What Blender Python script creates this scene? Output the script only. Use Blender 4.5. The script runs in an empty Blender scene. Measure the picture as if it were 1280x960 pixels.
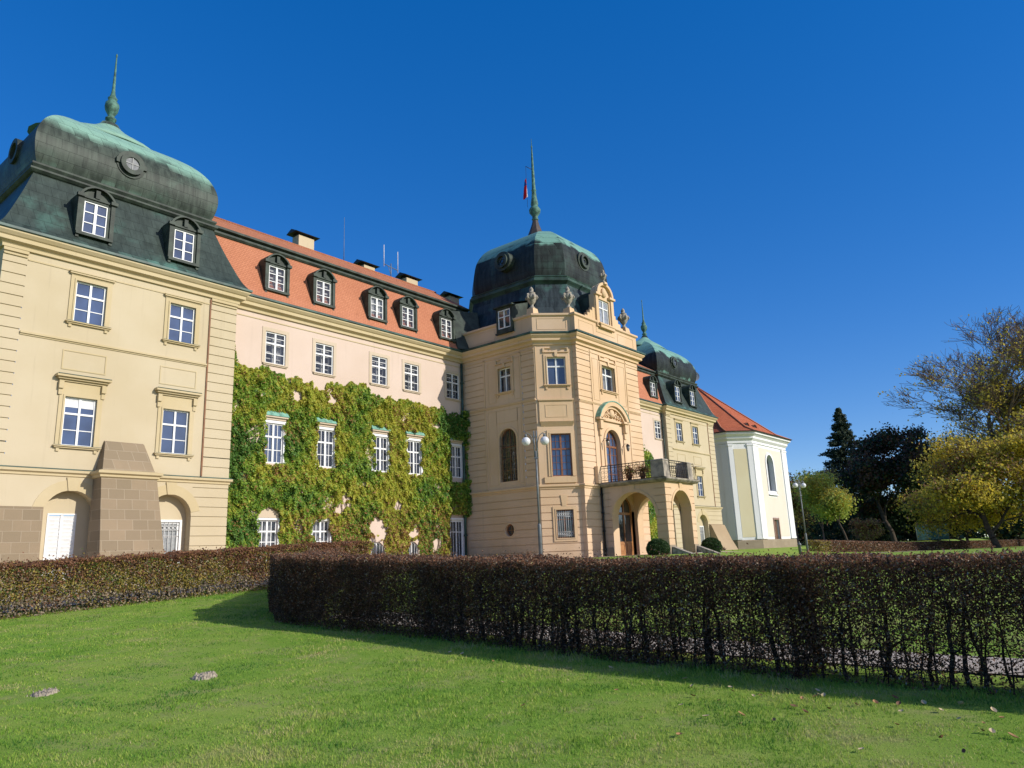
import bpy, math, random
import numpy as np
from mathutils import Vector, Matrix

random.seed(7)
rng = np.random.default_rng(11)
SC = bpy.context.scene
COL = SC.collection
RAD = math.radians

# ------------------------------------------------------------------ camera
cam_data = bpy.data.cameras.new('camera')
cam = bpy.data.objects.new('camera', cam_data)
COL.objects.link(cam)
cam_data.sensor_width = 36.0
cam_data.lens = 920 / 1280 * 36.0
cam_data.clip_start = 0.05
cam_data.clip_end = 4000
YAW, PITCH, ROLL = RAD(39.157), RAD(13.161), RAD(-2.336)
fwd = Vector((math.cos(YAW) * math.cos(PITCH), math.sin(YAW) * math.cos(PITCH), math.sin(PITCH)))
rgt = Vector((math.sin(YAW), -math.cos(YAW), 0))
upv = rgt.cross(fwd)
cr, sr = math.cos(ROLL), math.sin(ROLL)
rx = cr * rgt + sr * upv
ux = -sr * rgt + cr * upv
cam.matrix_world = Matrix(((rx.x, ux.x, -fwd.x, 0), (rx.y, ux.y, -fwd.y, 0), (rx.z, ux.z, -fwd.z, 0), (0, 0, 0, 1)))
SC.camera = cam

# ------------------------------------------------------------------ sky and sun
SUN_AZ, SUN_EL = 16.5, 27.5          # degrees to the right of the facade normal, and above the horizon
world = bpy.data.worlds.new('World')
SC.world = world
world.use_nodes = True
wn = world.node_tree
wn.nodes.clear()
sky = wn.nodes.new('ShaderNodeTexSky')
sky.sky_type = 'NISHITA'
sky.sun_disc = False
sky.sun_elevation = RAD(SUN_EL)
sky.sun_rotation = RAD(180 - SUN_AZ)
sky.altitude = 400
sky.air_density = 0.75
sky.dust_density = 0.0
sky.ozone_density = 3.0
hs = wn.nodes.new('ShaderNodeHueSaturation')
hs.inputs['Hue'].default_value = 0.5175
hs.inputs['Saturation'].default_value = 1.81
hs.inputs['Value'].default_value = 1.80
bg = wn.nodes.new('ShaderNodeBackground')
bg.inputs['Strength'].default_value = 0.125
wo = wn.nodes.new('ShaderNodeOutputWorld')
gm = wn.nodes.new('ShaderNodeGamma')
gm.inputs[1].default_value = 0.58
wn.links.new(sky.outputs[0], gm.inputs[0])
wn.links.new(gm.outputs[0], hs.inputs['Color'])
# warm glow added to the unseen sky round the sun, brightening shaded walls
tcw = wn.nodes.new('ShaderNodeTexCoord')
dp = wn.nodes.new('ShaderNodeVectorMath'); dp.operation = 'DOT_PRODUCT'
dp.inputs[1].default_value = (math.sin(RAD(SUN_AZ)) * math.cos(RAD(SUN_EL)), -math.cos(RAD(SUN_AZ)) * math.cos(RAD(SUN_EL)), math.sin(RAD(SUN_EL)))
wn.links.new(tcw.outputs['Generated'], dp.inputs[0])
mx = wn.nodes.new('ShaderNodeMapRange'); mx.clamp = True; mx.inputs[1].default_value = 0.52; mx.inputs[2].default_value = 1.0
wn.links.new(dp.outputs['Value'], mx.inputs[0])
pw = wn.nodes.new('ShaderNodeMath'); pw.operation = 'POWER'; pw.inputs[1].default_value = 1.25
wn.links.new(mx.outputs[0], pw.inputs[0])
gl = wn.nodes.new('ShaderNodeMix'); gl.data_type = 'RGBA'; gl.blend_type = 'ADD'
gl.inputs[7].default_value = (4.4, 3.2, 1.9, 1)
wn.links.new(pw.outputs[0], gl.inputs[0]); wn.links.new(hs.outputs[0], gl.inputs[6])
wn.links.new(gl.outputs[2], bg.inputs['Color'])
wn.links.new(bg.outputs[0], wo.inputs['Surface'])
sun_data = bpy.data.lights.new('sun', 'SUN')
sun_data.energy = 3.5
sun_data.angle = RAD(0.53)
sun_data.color = (1.0, 0.945, 0.845)
sun = bpy.data.objects.new('sun', sun_data)
COL.objects.link(sun)
to_sun = Vector((math.sin(RAD(SUN_AZ)) * math.cos(RAD(SUN_EL)), -math.cos(RAD(SUN_AZ)) * math.cos(RAD(SUN_EL)), math.sin(RAD(SUN_EL))))
sun.rotation_euler = to_sun.to_track_quat('Z', 'Y').to_euler()
sun.location = (20, -30, 40)
vs = SC.view_settings
vs.view_transform = 'Standard'
vs.look = 'None'
vs.gamma = 1.0
vs.exposure = 0.42
vs.use_curve_mapping = False
SC.cycles.max_bounces = 8
SC.cycles.transparent_max_bounces = 12

# ------------------------------------------------------------------ terrain height
def gz(X, Y):
    X = np.asarray(X, float); Y = np.asarray(Y, float)
    t = np.clip((X * .6 + Y * .8 - 7) / 30, 0, 1)
    z = -1.6 + 1.35 * t * t * (3 - 2 * t)
    s = np.clip((30 - Y) / 9, 0, 1); q = np.clip((X - 20 - 25 * np.clip((Y - 14) / 8, 0, 1)) / 30, 0, 1)
    s = s * s * (3 - 2 * s); q = q * q * (3 - 2 * q)
    return z - s * q * (.78 + np.clip(X - 70, 0, 110) * .009)

def gzf(x, y):
    return float(gz(x, y))

# ------------------------------------------------------------------ materials
def nd(nt, typ, **kw):
    n = nt.nodes.new('ShaderNode' + typ)
    for k, v in kw.items():
        if k in n.inputs:
            n.inputs[k].default_value = v
        else:
            setattr(n, k, v)
    return n

def new_mat(name, rough=.8, spec=.3):
    m = bpy.data.materials.new(name)
    m.use_nodes = True
    nt = m.node_tree
    b = nt.nodes['Principled BSDF']
    b.inputs['Roughness'].default_value = rough
    b.inputs['Specular IOR Level'].default_value = spec
    return m, nt, b

def c4(c):
    return (c[0], c[1], c[2], 1)

def mixc(nt, fac, a, b, blend='MIX'):
    n = nt.nodes.new('ShaderNodeMix')
    n.data_type = 'RGBA'; n.blend_type = blend
    for sock, v in ((n.inputs[0], fac), (n.inputs[6], a), (n.inputs[7], b)):
        if hasattr(v, 'is_linked'):
            nt.links.new(v, sock)
        elif isinstance(v, (int, float)):
            sock.default_value = v
        else:
            sock.default_value = c4(v)
    return n.outputs[2]

def mth(nt, op, a, b=0.0, c=None, clamp=False):
    n = nt.nodes.new('ShaderNodeMath'); n.operation = op; n.use_clamp = clamp
    for i, v in enumerate((a, b) if c is None else (a, b, c)):
        if hasattr(v, 'is_linked'):
            nt.links.new(v, n.inputs[i])
        else:
            n.inputs[i].default_value = v
    return n.outputs[0]

def ramp(nt, fac, stops):
    n = nt.nodes.new('ShaderNodeMapRange'); n.interpolation_type = 'SMOOTHSTEP'
    nt.links.new(fac, n.inputs[0])
    n.inputs[1].default_value, n.inputs[2].default_value = stops
    return n.outputs[0]

def coords(nt, scale=(1, 1, 1), rot=(0, 0, 0)):
    tc = nt.nodes.new('ShaderNodeTexCoord')
    mp = nt.nodes.new('ShaderNodeMapping')
    mp.inputs['Scale'].default_value = scale
    mp.inputs['Rotation'].default_value = rot
    nt.links.new(tc.outputs['Object'], mp.inputs[0])
    return mp.outputs[0]

def noise(nt, vec, scale, detail=4, rough=.55):
    n = nd(nt, 'TexNoise', Scale=scale, Detail=detail, Roughness=rough)
    nt.links.new(vec, n.inputs['Vector'])
    return n.outputs['Fac']

def bump(nt, b, height, strength=.3, dist=.02):
    n = nd(nt, 'Bump', Strength=strength, Distance=dist)
    nt.links.new(height, n.inputs['Height'])
    nt.links.new(n.outputs[0], b.inputs['Normal'])

def setc(nt, b, col):
    if hasattr(col, 'is_linked'):
        nt.links.new(col, b.inputs['Base Color'])
    else:
        b.inputs['Base Color'].default_value = c4(col)

def plain(name, c1, c2=None, scale=3., rough=.7, spec=.3, bmp=0., bscale=40., metal=0.):
    m, nt, b = new_mat(name, rough, spec)
    b.inputs['Metallic'].default_value = metal
    v = coords(nt)
    if c2 is None:
        c2 = tuple(x * .8 for x in c1)
    setc(nt, b, mixc(nt, ramp(nt, noise(nt, v, scale), (.35, .68)), c1, c2))
    if bmp:
        bump(nt, b, noise(nt, v, bscale), bmp)
    return m

def plaster(name, c1, c2, dirt=(.30, .24, .17), dirt_amt=.35):
    m, nt, b = new_mat(name, .88, .15)
    v = coords(nt)
    base = mixc(nt, ramp(nt, noise(nt, v, .35, 5), (.3, .7)), c1, c2)
    base = mixc(nt, mth(nt, 'MULTIPLY', ramp(nt, noise(nt, v, 9, 6, .7), (.5, .8)), .25), base, c2)
    vs_ = coords(nt, (2.6, 2.6, .16))
    streak = mth(nt, 'MULTIPLY', ramp(nt, noise(nt, vs_, 1.6, 5, .6), (.56, .8)), dirt_amt)
    col = mixc(nt, streak, base, dirt)
    tc = nt.nodes.new('ShaderNodeTexCoord'); sz = nt.nodes.new('ShaderNodeSeparateXYZ'); nt.links.new(tc.outputs['Object'], sz.inputs[0])
    foot = mth(nt, 'ADD', sz.outputs[2], mth(nt, 'MULTIPLY', noise(nt, v, 1.3, 5, .6), -2.2))
    damp = mth(nt, 'MULTIPLY', mth(nt, 'SUBTRACT', 1.0, ramp(nt, foot, (-1.4, .35))), .30)
    setc(nt, b, mixc(nt, damp, col, dirt))
    bump(nt, b, noise(nt, v, 26, 6, .7), .25, .012)
    return m

def brick_vec(nt, ax=1., ay=.37):
    tc = nt.nodes.new('ShaderNodeTexCoord')
    s = nt.nodes.new('ShaderNodeSeparateXYZ'); nt.links.new(tc.outputs['Object'], s.inputs[0])
    c = nt.nodes.new('ShaderNodeCombineXYZ')
    nt.links.new(mth(nt, 'ADD', mth(nt, 'MULTIPLY', s.outputs[0], ax), mth(nt, 'MULTIPLY', s.outputs[1], ay)), c.inputs[0])
    nt.links.new(s.outputs[2], c.inputs[1])
    return c.outputs[0]

def brick(nt, vec, w, h, mortar, c1, c2, cm, bias=0., smooth=.1):
    n = nd(nt, 'TexBrick', Scale=1.0)
    n.inputs['Brick Width'].default_value = w; n.inputs['Row Height'].default_value = h
    n.inputs['Mortar Size'].default_value = mortar; n.inputs['Mortar Smooth'].default_value = smooth
    n.inputs['Bias'].default_value = bias
    n.inputs['Color1'].default_value = c4(c1); n.inputs['Color2'].default_value = c4(c2); n.inputs['Mortar'].default_value = c4(cm)
    nt.links.new(vec, n.inputs['Vector'])
    return n

def copper(name, dark1, dark2, verd1, verd2, lo, hi, seam=.012, sheet=(.62, .5), mottle=.5, amp=.55, samp=.16):
    """weathered sheet copper: verdigris where the sheets face the sky, brown-black where they stand steep"""
    m, nt, b = new_mat(name, .5, .16)
    v = coords(nt)
    bv = brick_vec(nt)
    br = brick(nt, bv, sheet[0], sheet[1], seam, (.0, .0, .0), (1, 1, 1), (.5, .5, .5))
    rnd = br.outputs['Color']
    n1 = noise(nt, v, .55, 5, .6)
    vst = coords(nt, (3, 3, .35)); n2 = noise(nt, vst, 1.3, 5, .65)
    geo = nt.nodes.new('ShaderNodeNewGeometry')
    sp = nt.nodes.new('ShaderNodeSeparateXYZ'); nt.links.new(geo.outputs['True Normal'], sp.inputs[0])
    f = mth(nt, 'ADD', mth(nt, 'ABSOLUTE', sp.outputs[2]), mth(nt, 'MULTIPLY', mth(nt, 'SUBTRACT', n1, .5), amp))
    f = mth(nt, 'ADD', f, mth(nt, 'MULTIPLY', mth(nt, 'SUBTRACT', rnd, .5), samp))
    f = ramp(nt, f, (lo, hi))
    verd = mixc(nt, n2, verd1, verd2)
    dk = mixc(nt, ramp(nt, n2, (.32, .7)), dark1, dark2)
    dk = mixc(nt, mth(nt, 'MULTIPLY', rnd, .22), dk, tuple(x * 1.9 for x in dark2))
    dk = mixc(nt, mth(nt, 'MULTIPLY', ramp(nt, n1, (.52, .72)), mottle), dk, tuple(.55 * x + .45 * y for x, y in zip(verd1, dark2)))
    col = mixc(nt, f, dk, verd)
    col = mixc(nt, mth(nt, 'MULTIPLY', br.outputs['Fac'], .45), col, tuple(x * .5 for x in dark1))
    setc(nt, b, col)
    bump(nt, b, mth(nt, 'ADD', mth(nt, 'MULTIPLY', br.outputs['Fac'], -1), mth(nt, 'MULTIPLY', n2, .6)), .5, .02)
    return m

def tiles(name, c1, c2, cm, moss):
    m, nt, b = new_mat(name, .85, .15)
    v = coords(nt)
    br = brick(nt, brick_vec(nt),   .17, .12, .010, c1, c2, cm, 0., .3)
    n1 = noise(nt, v, .5, 6, .65)
    col = mixc(nt, ramp(nt, n1, (.3, .75)), br.outputs['Color'], moss, 'MULTIPLY')
    col = mixc(nt, .45, br.outputs['Color'], col)
    col = mixc(nt, mth(nt, 'MULTIPLY', ramp(nt, noise(nt, coords(nt, (2, 2, .3)), 1.4, 5, .6), (.58, .8)), .35), col, tuple(x * .45 for x in c1))
    setc(nt, b, col)
    wv = nd(nt, 'TexWave', Scale=1.0); wv.wave_profile = 'SAW'; wv.bands_direction = 'Z'
    wv.inputs['Scale'].default_value = .31416 / .12
    nt.links.new(v, wv.inputs['Vector'])
    bump(nt, b, mth(nt, 'SUBTRACT', wv.outputs['Fac'], br.outputs['Fac']), .6, .03)
    return m

def ashlar(name, c1, c2, cm, w=.62, h=.42):
    m, nt, b = new_mat(name, .9, .15)
    v = coords(nt)
    br = brick(nt, brick_vec(nt), w, h, .012, c1, c2, cm, 0., .2)
    col = mixc(nt, ramp(nt, noise(nt, v, .9, 6, .65), (.3, .72)), br.outputs['Color'], (.24, .19, .12))
    col = mixc(nt, .6, col, br.outputs['Color'])
    col = mixc(nt, mth(nt, 'MULTIPLY', noise(nt, v, 18, 5, .7), .3), col, tuple(x * .55 for x in c1))
    setc(nt, b, col)
    bump(nt, b, mth(nt, 'ADD', mth(nt, 'MULTIPLY', br.outputs['Fac'], .8), noise(nt, v, 22, 6, .7)), .35, .02)
    return m

def glass(name, tint, rough=.04, see=0.):
    m, nt, b = new_mat(name, rough, .5)
    v = coords(nt)
    setc(nt, b, mixc(nt, ramp(nt, noise(nt, v, .9, 2), (.3, .7)), tint, tuple(x * 2.0 + .01 for x in tint)))
    oi = nt.nodes.new('ShaderNodeObjectInfo')
    setc(nt, b, mixc(nt, mth(nt, 'MULTIPLY', oi.outputs['Random'], .8), b.inputs['Base Color'].links[0].from_socket, tuple(x * .7 + .035 for x in tint)))
    b.inputs['IOR'].default_value = 1.6
    b.inputs['Coat Weight'].default_value = .6
    b.inputs['Coat Roughness'].default_value = .03
    bump(nt, b, noise(nt, v, 2.2, 2), .12, .03)
    if see:
        t = nt.nodes.new('ShaderNodeBsdfTransparent'); mx = nt.nodes.new('ShaderNodeMixShader')
        mx.inputs[0].default_value = see
        out = nt.nodes['Material Output']
        nt.links.new(b.outputs[0], mx.inputs[1]); nt.links.new(t.outputs[0], mx.inputs[2]); nt.links.new(mx.outputs[0], out.inputs['Surface'])
    return m

def leafm(name, c1, c2, rough=.6, trans=.35, scale=3.):
    m, nt, b = new_mat(name, rough, .25)
    v = coords(nt)
    oi = noise(nt, v, scale, 3)
    col = mixc(nt, ramp(nt, oi, (.35, .65)), c1, c2)
    setc(nt, b, col)
    if trans:
        t = nt.nodes.new('ShaderNodeBsdfTranslucent'); mx = nt.nodes.new('ShaderNodeMixShader')
        mx.inputs[0].default_value = trans
        nt.links.new(col, t.inputs[0])
        out = nt.nodes['Material Output']
        nt.links.new(b.outputs[0], mx.inputs[1]); nt.links.new(t.outputs[0], mx.inputs[2]); nt.links.new(mx.outputs[0], out.inputs['Surface'])
    return m

CREAM = plaster('cream plaster', (.535, .452, .312), (.49, .405, .265), dirt_amt=.26)
CREAM_TRIM = plaster('cream stucco trim', (.53, .435, .272), (.48, .385, .22), dirt_amt=.28)
WING_TRIM = plaster('pinkish stucco trim', (.56, .46, .35), (.52, .42, .305), dirt_amt=.2)
PINK = plaster('pale pink plaster', (.61, .485, .405), (.57, .445, .36), dirt_amt=.2)
TOWER = plaster('apricot plaster', (.665, .48, .325), (.60, .415, .255), dirt_amt=.3)
TOWER_TRIM = plaster('apricot stucco trim', (.655, .47, .30), (.59, .41, .24), dirt_amt=.3)
WHITEPL = plaster('white lime plaster', (.76, .76, .76), (.72, .715, .71), (.45, .43, .40), .08)
YELLOWPL = plaster('pale yellow plaster', (.66, .59, .40), (.63, .55, .36), dirt_amt=.1)
PEACHPL = plaster('pale peach plaster', (.68, .61, .52), (.65, .58, .48), dirt_amt=.1)
STONE = ashlar('brown ashlar stone', (.325, .245, .16), (.245, .19, .125), (.39, .32, .23))
SOCLE = ashlar('plinth stone', (.36, .29, .21), (.30, .24, .17), (.30, .25, .19), .9, .4)
SANDST = plain('grey sandstone', (.38, .34, .28), (.20, .18, .15), 6, .9, .15, .4, 30)
PIERST = plain('dark pier stone', (.36, .31, .25), (.17, .15, .13), 2.5, .9, .15, .3, 30)
COPPER_A = copper('weathered dome copper', (.020, .027, .022), (.058, .075, .060), (.18, .33, .25), (.25, .41, .325), .36, .62, mottle=.35, samp=.12, amp=.4)
COPPER_B = copper('grey green mansard copper', (.022, .032, .028), (.042, .059, .052), (.14, .34, .28), (.2, .42, .34), .58, .95, mottle=.4)
COPPER_C = copper('dark tower copper', (.010, .012, .010), (.030, .038, .034), (.15, .30, .24), (.2, .37, .30), .36, .54, mottle=.25, amp=.8, samp=.22)
COPPER_D = plain('dark dormer copper', (.022, .030, .024), (.05, .068, .052), 2., .6, .3, .2, 20)
VERD = plain('verdigris copper', (.10, .215, .165), (.035, .075, .058), 4., .65, .3, .2, 20)
VERDPALE = plain('pale verdigris', (.2, .40, .31), (.10, .22, .17), 4., .65, .3, .2, 20)
GUTTER = plain('green black gutter', (.02, .045, .038), (.05, .11, .09), 1.5, .5, .4)
LEAD = plain('brown lead sheet', (.09, .065, .055), (.05, .04, .035), 2., .6, .3)
TILE_O = tiles('orange clay tile', (.54, .222, .125), (.49, .195, .108), (.40, .155, .085), (.78, .70, .66))
TILE_R = tiles('red brown clay tile', (.46, .195, .105), (.38, .15, .08), (.27, .10, .06), (.75, .67, .6))
WHITE = plain('white window paint', (.76, .76, .755), (.68, .68, .67), 5, .45, .4)
WHITE2 = plain('greyed white paint', (.66, .65, .63), (.55, .54, .52), 5, .5, .4)
BROWNW = plain('brown varnished wood', (.26, .105, .045), (.17, .065, .03), 6, .4, .45)
OAK = plain('honey oak door', (.40, .19, .07), (.30, .13, .05), 4, .45, .4)
IRON = plain('black iron', (.012, .012, .012), (.02, .02, .02), 4, .5, .4)
GREYIRON = plain('grey painted iron', (.16, .175, .18), (.11, .12, .125), 3, .45, .4)
WHITEIRON = plain('pale grille iron', (.55, .55, .54), (.42, .42, .41), 3, .5, .4)
DARKIN = plain('dim room interior', (.030, .028, .030), (.018, .018, .02), 1., .9, .1)
CURTAIN = plain('white curtain cloth', (.72, .72, .72), (.6, .6, .61), 6, .85, .1)
GLASS = glass('sky tinted glass', (.026, .047, .105))  # blue of the reflected sky is put into the pane colour
GLASS_D = glass('dark glass', (.02, .024, .03))
GLASS_S = glass('clear window glass', (.05, .06, .09), see=.62)
GLASS_L = plain('pale pane', (.24, .245, .26), (.16, .165, .18), 6, .55, .15)  # flat pale grey for the near round dormer
OPAL = plain('opal lamp glass', (.70, .70, .71), (.64, .64, .65), 2, .2, .5)
# ------------------------------------------------------------------ mesh helpers
def link(o, parent=None):
    COL.objects.link(o)
    if parent is not None:
        o.parent = parent
        m = Matrix.Identity(4); p = parent
        chain = []
        while p is not None:
            chain.append(p); p = p.parent
        for p in reversed(chain):
            m = m @ p.matrix_parent_inverse @ p.matrix_basis if p.parent else p.matrix_basis.copy()
        o.matrix_parent_inverse = m.inverted()
    return o

def tag(o, label=None, cat=None, group=None, kind=None):
    if label: o['label'] = label
    if cat: o['category'] = cat
    if group: o['group'] = group
    if kind: o['kind'] = kind
    return o

def empty(name, loc, label=None, cat=None, group=None, rotz=0.):
    o = bpy.data.objects.new(name, None)
    o.empty_display_size = .3
    COL.objects.link(o)
    o.location = loc; o.rotation_euler = (0, 0, rotz)
    return tag(o, label, cat, group)

def np_mesh(name, v, f, mats, midx=None, smooth=False):
    v = np.asarray(v, np.float32).reshape(-1, 3); f = np.asarray(f, np.int32)
    n, k = f.shape
    me = bpy.data.meshes.new(name)
    me.vertices.add(len(v)); me.vertices.foreach_set('co', v.ravel())
    me.loops.add(n * k); me.loops.foreach_set('vertex_index', f.ravel())
    me.polygons.add(n)
    me.polygons.foreach_set('loop_start', np.arange(0, n * k, k, dtype=np.int32))
    if midx is not None:
        me.polygons.foreach_set('material_index', np.asarray(midx, np.int32))
    if smooth:
        me.polygons.foreach_set('use_smooth', np.ones(n, bool))
    for m in mats: me.materials.append(m)
    me.update(calc_edges=True)
    return me

def np_obj(name, v, f, mats, parent=None, midx=None, smooth=False):
    return link(bpy.data.objects.new(name, np_mesh(name, v, f, mats, midx, smooth)), parent)

class MB:
    def __init__(s):
        s.v = []; s.f = []; s.m = []; s.sm = []
    def add(s, pts, faces, m=0, smooth=False):
        o = len(s.v); s.v += [tuple(p) for p in pts]
        for f in faces:
            s.f.append([o + i for i in f]); s.m.append(m); s.sm.append(smooth)
    def quad(s, a, b, c, d, m=0, smooth=False):
        s.add((a, b, c, d), ((0, 1, 2, 3),), m, smooth)
    def box(s, fr, u0, u1, z0, z1, d0, d1, m=0):
        p = [fr(u, z, d) for d in (d0, d1) for z in (z0, z1) for u in (u0, u1)]
        s.add(p, ((4, 5, 7, 6), (0, 2, 3, 1), (0, 1, 5, 4), (2, 6, 7, 3), (0, 4, 6, 2), (1, 3, 7, 5)), m)
    def tube(s, pts, rad, n=8, m=0, cap=True, smooth=True):
        pts = [Vector(p) for p in pts]
        if not hasattr(rad, '__len__'): rad = [rad] * len(pts)
        o = len(s.v); prev = None
        for i, p in enumerate(pts):
            t = (pts[min(i + 1, len(pts) - 1)] - pts[max(i - 1, 0)])
            if t.length < 1e-9: t = Vector((0, 0, 1))
            t.normalize()
            a = t.orthogonal().normalized() if prev is None else (prev - t * prev.dot(t)).normalized()
            prev = a; b = t.cross(a)
            for k in range(n):
                an = 2 * math.pi * k / n
                s.v.append(tuple(p + (a * math.cos(an) + b * math.sin(an)) * rad[i]))
        for i in range(len(pts) - 1):
            for k in range(n):
                k2 = (k + 1) % n
                s.f.append([o + i * n + k, o + i * n + k2, o + (i + 1) * n + k2, o + (i + 1) * n + k]); s.m.append(m); s.sm.append(smooth)
        if cap:
            s.f.append([o + k for k in range(n)][::-1]); s.m.append(m); s.sm.append(False)
            e = o + (len(pts) - 1) * n
            s.f.append([e + k for k in range(n)]); s.m.append(m); s.sm.append(False)
    def lathe(s, c, prof, n=20, m=0, smooth=True, sx=1., sy=1.):
        o = len(s.v)
        for r, z in prof:
            for k in range(n):
                a = 2 * math.pi * k / n
                s.v.append((c[0] + r * sx * math.cos(a), c[1] + r * sy * math.sin(a), c[2] + z))
        for i in range(len(prof) - 1):
            for k in range(n):
                k2 = (k + 1) % n
                s.f.append([o + i * n + k, o + i * n + k2, o + (i + 1) * n + k2, o + (i + 1) * n + k]); s.m.append(m); s.sm.append(smooth)
        s.f.append([o + k for k in range(n)][::-1]); s.m.append(m); s.sm.append(False)
        e = o + (len(prof) - 1) * n
        s.f.append([e + k for k in range(n)]); s.m.append(m); s.sm.append(False)
    def sweep(s, path, prof, closed=False, m=0, chamf=1., smooth=False, caps=True, rings=None):
        """profile (d outward, z) run along a plan path with mitred corners"""
        P = [Vector((p[0], p[1])) for p in path]; n = len(P)
        nseg = n if closed else n - 1
        nor = []
        for i in range(nseg):
            t = (P[(i + 1) % n] - P[i]).normalized(); nor.append(Vector((t.y, -t.x)))
        mit = []
        for i in range(n):
            if closed: a, b = nor[i - 1], nor[i]
            else: a, b = nor[max(i - 1, 0)], nor[min(i, nseg - 1)]
            mm = a + b; mit.append(mm * (2 / mm.length_squared) / 1.0)
        o = len(s.v)
        for d, z in prof:
            for i in range(n):
                q = P[i] + mit[i] * d
                s.v.append((q.x, q.y, z))
        for j in range(len(prof) - 1):
            for i in range(nseg):
                i2 = (i + 1) % n
                s.f.append([o + j * n + i, o + j * n + i2, o + (j + 1) * n + i2, o + (j + 1) * n + i]); s.m.append(m); s.sm.append(smooth)
        if not closed and caps:
            s.f.append([o + j * n for j in range(len(prof))]); s.m.append(m); s.sm.append(False)
            s.f.append([o + j * n + n - 1 for j in range(len(prof))][::-1]); s.m.append(m); s.sm.append(False)
    def arcband(s, fr, uc, zc, r0, r1, a0, a1, d0, d1, n=16, m=0, ez=1.):
        """solid arched band between two radii (angles in degrees from +u)"""
        o = len(s.v)
        for i in range(n + 1):
            a = RAD(a0 + (a1 - a0) * i / n); c, q = math.cos(a), math.sin(a) * ez
            for r, d in ((r0, d0), (r1, d0), (r1, d1), (r0, d1)):
                s.v.append(tuple(fr(uc + r * c, zc + r * q, d)))
        for i in range(n):
            b = o + i * 4; e = b + 4
            for k in range(4):
                k2 = (k + 1) % 4
                s.f.append([b + k, b + k2, e + k2, e + k]); s.m.append(m); s.sm.append(False)
        s.f.append([o, o + 1, o + 2, o + 3]); s.m.append(m); s.sm.append(False)
        e = o + n * 4
        s.f.append([e + 3, e + 2, e + 1, e]); s.m.append(m); s.sm.append(False)
    def build(s, name, mats, parent=None):
        me = bpy.data.meshes.new(name)
        me.from_pydata(s.v, [], s.f)
        if not isinstance(mats, (list, tuple)): mats = [mats]
        for m in mats: me.materials.append(m)
        me.polygons.foreach_set('material_index', s.m)
        me.polygons.foreach_set('use_smooth', s.sm)
        me.update()
        return link(bpy.data.objects.new(name, me), parent)

class Fr:
    """vertical facade frame: u along the wall, z up, d outward"""
    def __init__(s, o, u, n):
        s.o, s.u, s.n = o, u, n
    def __call__(s, u, z, d):
        return (s.o[0] + s.u[0] * u + s.n[0] * d, s.o[1] + s.u[1] * u + s.n[1] * d, z)

def facade(mb, fr, u0, u1, z0, z1, ops=(), rustic=(), d=0., m=0, mr=0):
    """wall sheet with real openings (reveals included) and real rustication grooves.
    ops: (u0,u1,z0,z1,kind,depth) kind '' / 'arch' / 'round'; rustic: (ua,ub,[z...])"""
    us = {u0, u1}; zs = {z0, z1}
    for o in ops: us |= {o[0], o[1]}; zs |= {o[2], o[3]}
    for a, b, gl in rustic:
        us |= {a, b}
        for g in gl: zs |= {round(g - .026, 4), round(g + .026, 4)}
    us = sorted(x for x in us if u0 <= x <= u1); zs = sorted(x for x in zs if z0 <= x <= z1)
    gd = .042
    for i in range(len(us) - 1):
        ua, ub = us[i], us[i + 1]
        if ub - ua < 1e-5: continue
        um = (ua + ub) / 2
        for j in range(len(zs) - 1):
            za, zb = zs[j], zs[j + 1]
            if zb - za < 1e-5: continue
            zm = (za + zb) / 2
            if any(o[0] < um < o[1] and o[2] < zm < o[3] for o in ops): continue
            g = any(a < um < b and any(abs(zm - q) < .026 for q in gl) for a, b, gl in rustic)
            dd = d - gd if g else d
            mb.quad(fr(ua, za, dd), fr(ub, za, dd), fr(ub, zb, dd), fr(ua, zb, dd), m)
            if g:
                mb.quad(fr(ua, za, d), fr(ub, za, d), fr(ub, za, dd), fr(ua, za, dd), m)
                mb.quad(fr(ua, zb, dd), fr(ub, zb, dd), fr(ub, zb, d), fr(ua, zb, d), m)
    for o in ops:
        a, b, c, e, kind, dep = o
        pts = outline(a, b, c, e, kind)
        for i in range(len(pts)):
            p, q = pts[i], pts[(i + 1) % len(pts)]
            mb.quad(fr(p[0], p[1], d), fr(q[0], q[1], d), fr(q[0], q[1], d - dep), fr(p[0], p[1], d - dep), mr)
        if kind:
            r = (b - a) / 2; uc = (a + b) / 2
            qs = [(0, b, e, e - r), (1, a, e, e - r)] + ([(2, a, c, c + r), (3, b, c, c + r)] if kind == 'round' else [])
            for k, cu, cz, zc in qs:
                arc = [(uc + r * math.cos(math.pi / 2 * (k + t / 8)), zc + r * math.sin(math.pi / 2 * (k + t / 8))) for t in range(9)]
                for t in range(8):
                    mb.add((fr(cu, cz, d), fr(*arc[t], d), fr(*arc[t + 1], d)), ((0, 2, 1),), m)

def outline(a, b, c, e, kind, ins=0.):
    """opening outline, counter-clockwise seen from outside"""
    a, b, c, e = a + ins, b - ins, c + ins, e - ins
    r = (b - a) / 2; uc = (a + b) / 2
    if kind == 'arch':
        return [(a, c), (b, c)] + [(uc + r * math.cos(math.pi * t / 16), e - r + r * math.sin(math.pi * t / 16)) for t in range(17)]
    if kind == 'round':
        zc = (c + e) / 2
        return [(uc + r * math.cos(2 * math.pi * t / 24), zc + r * math.sin(2 * math.pi * t / 24)) for t in range(24)]
    return [(a, c), (b, c), (b, e), (a, e)]

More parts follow.
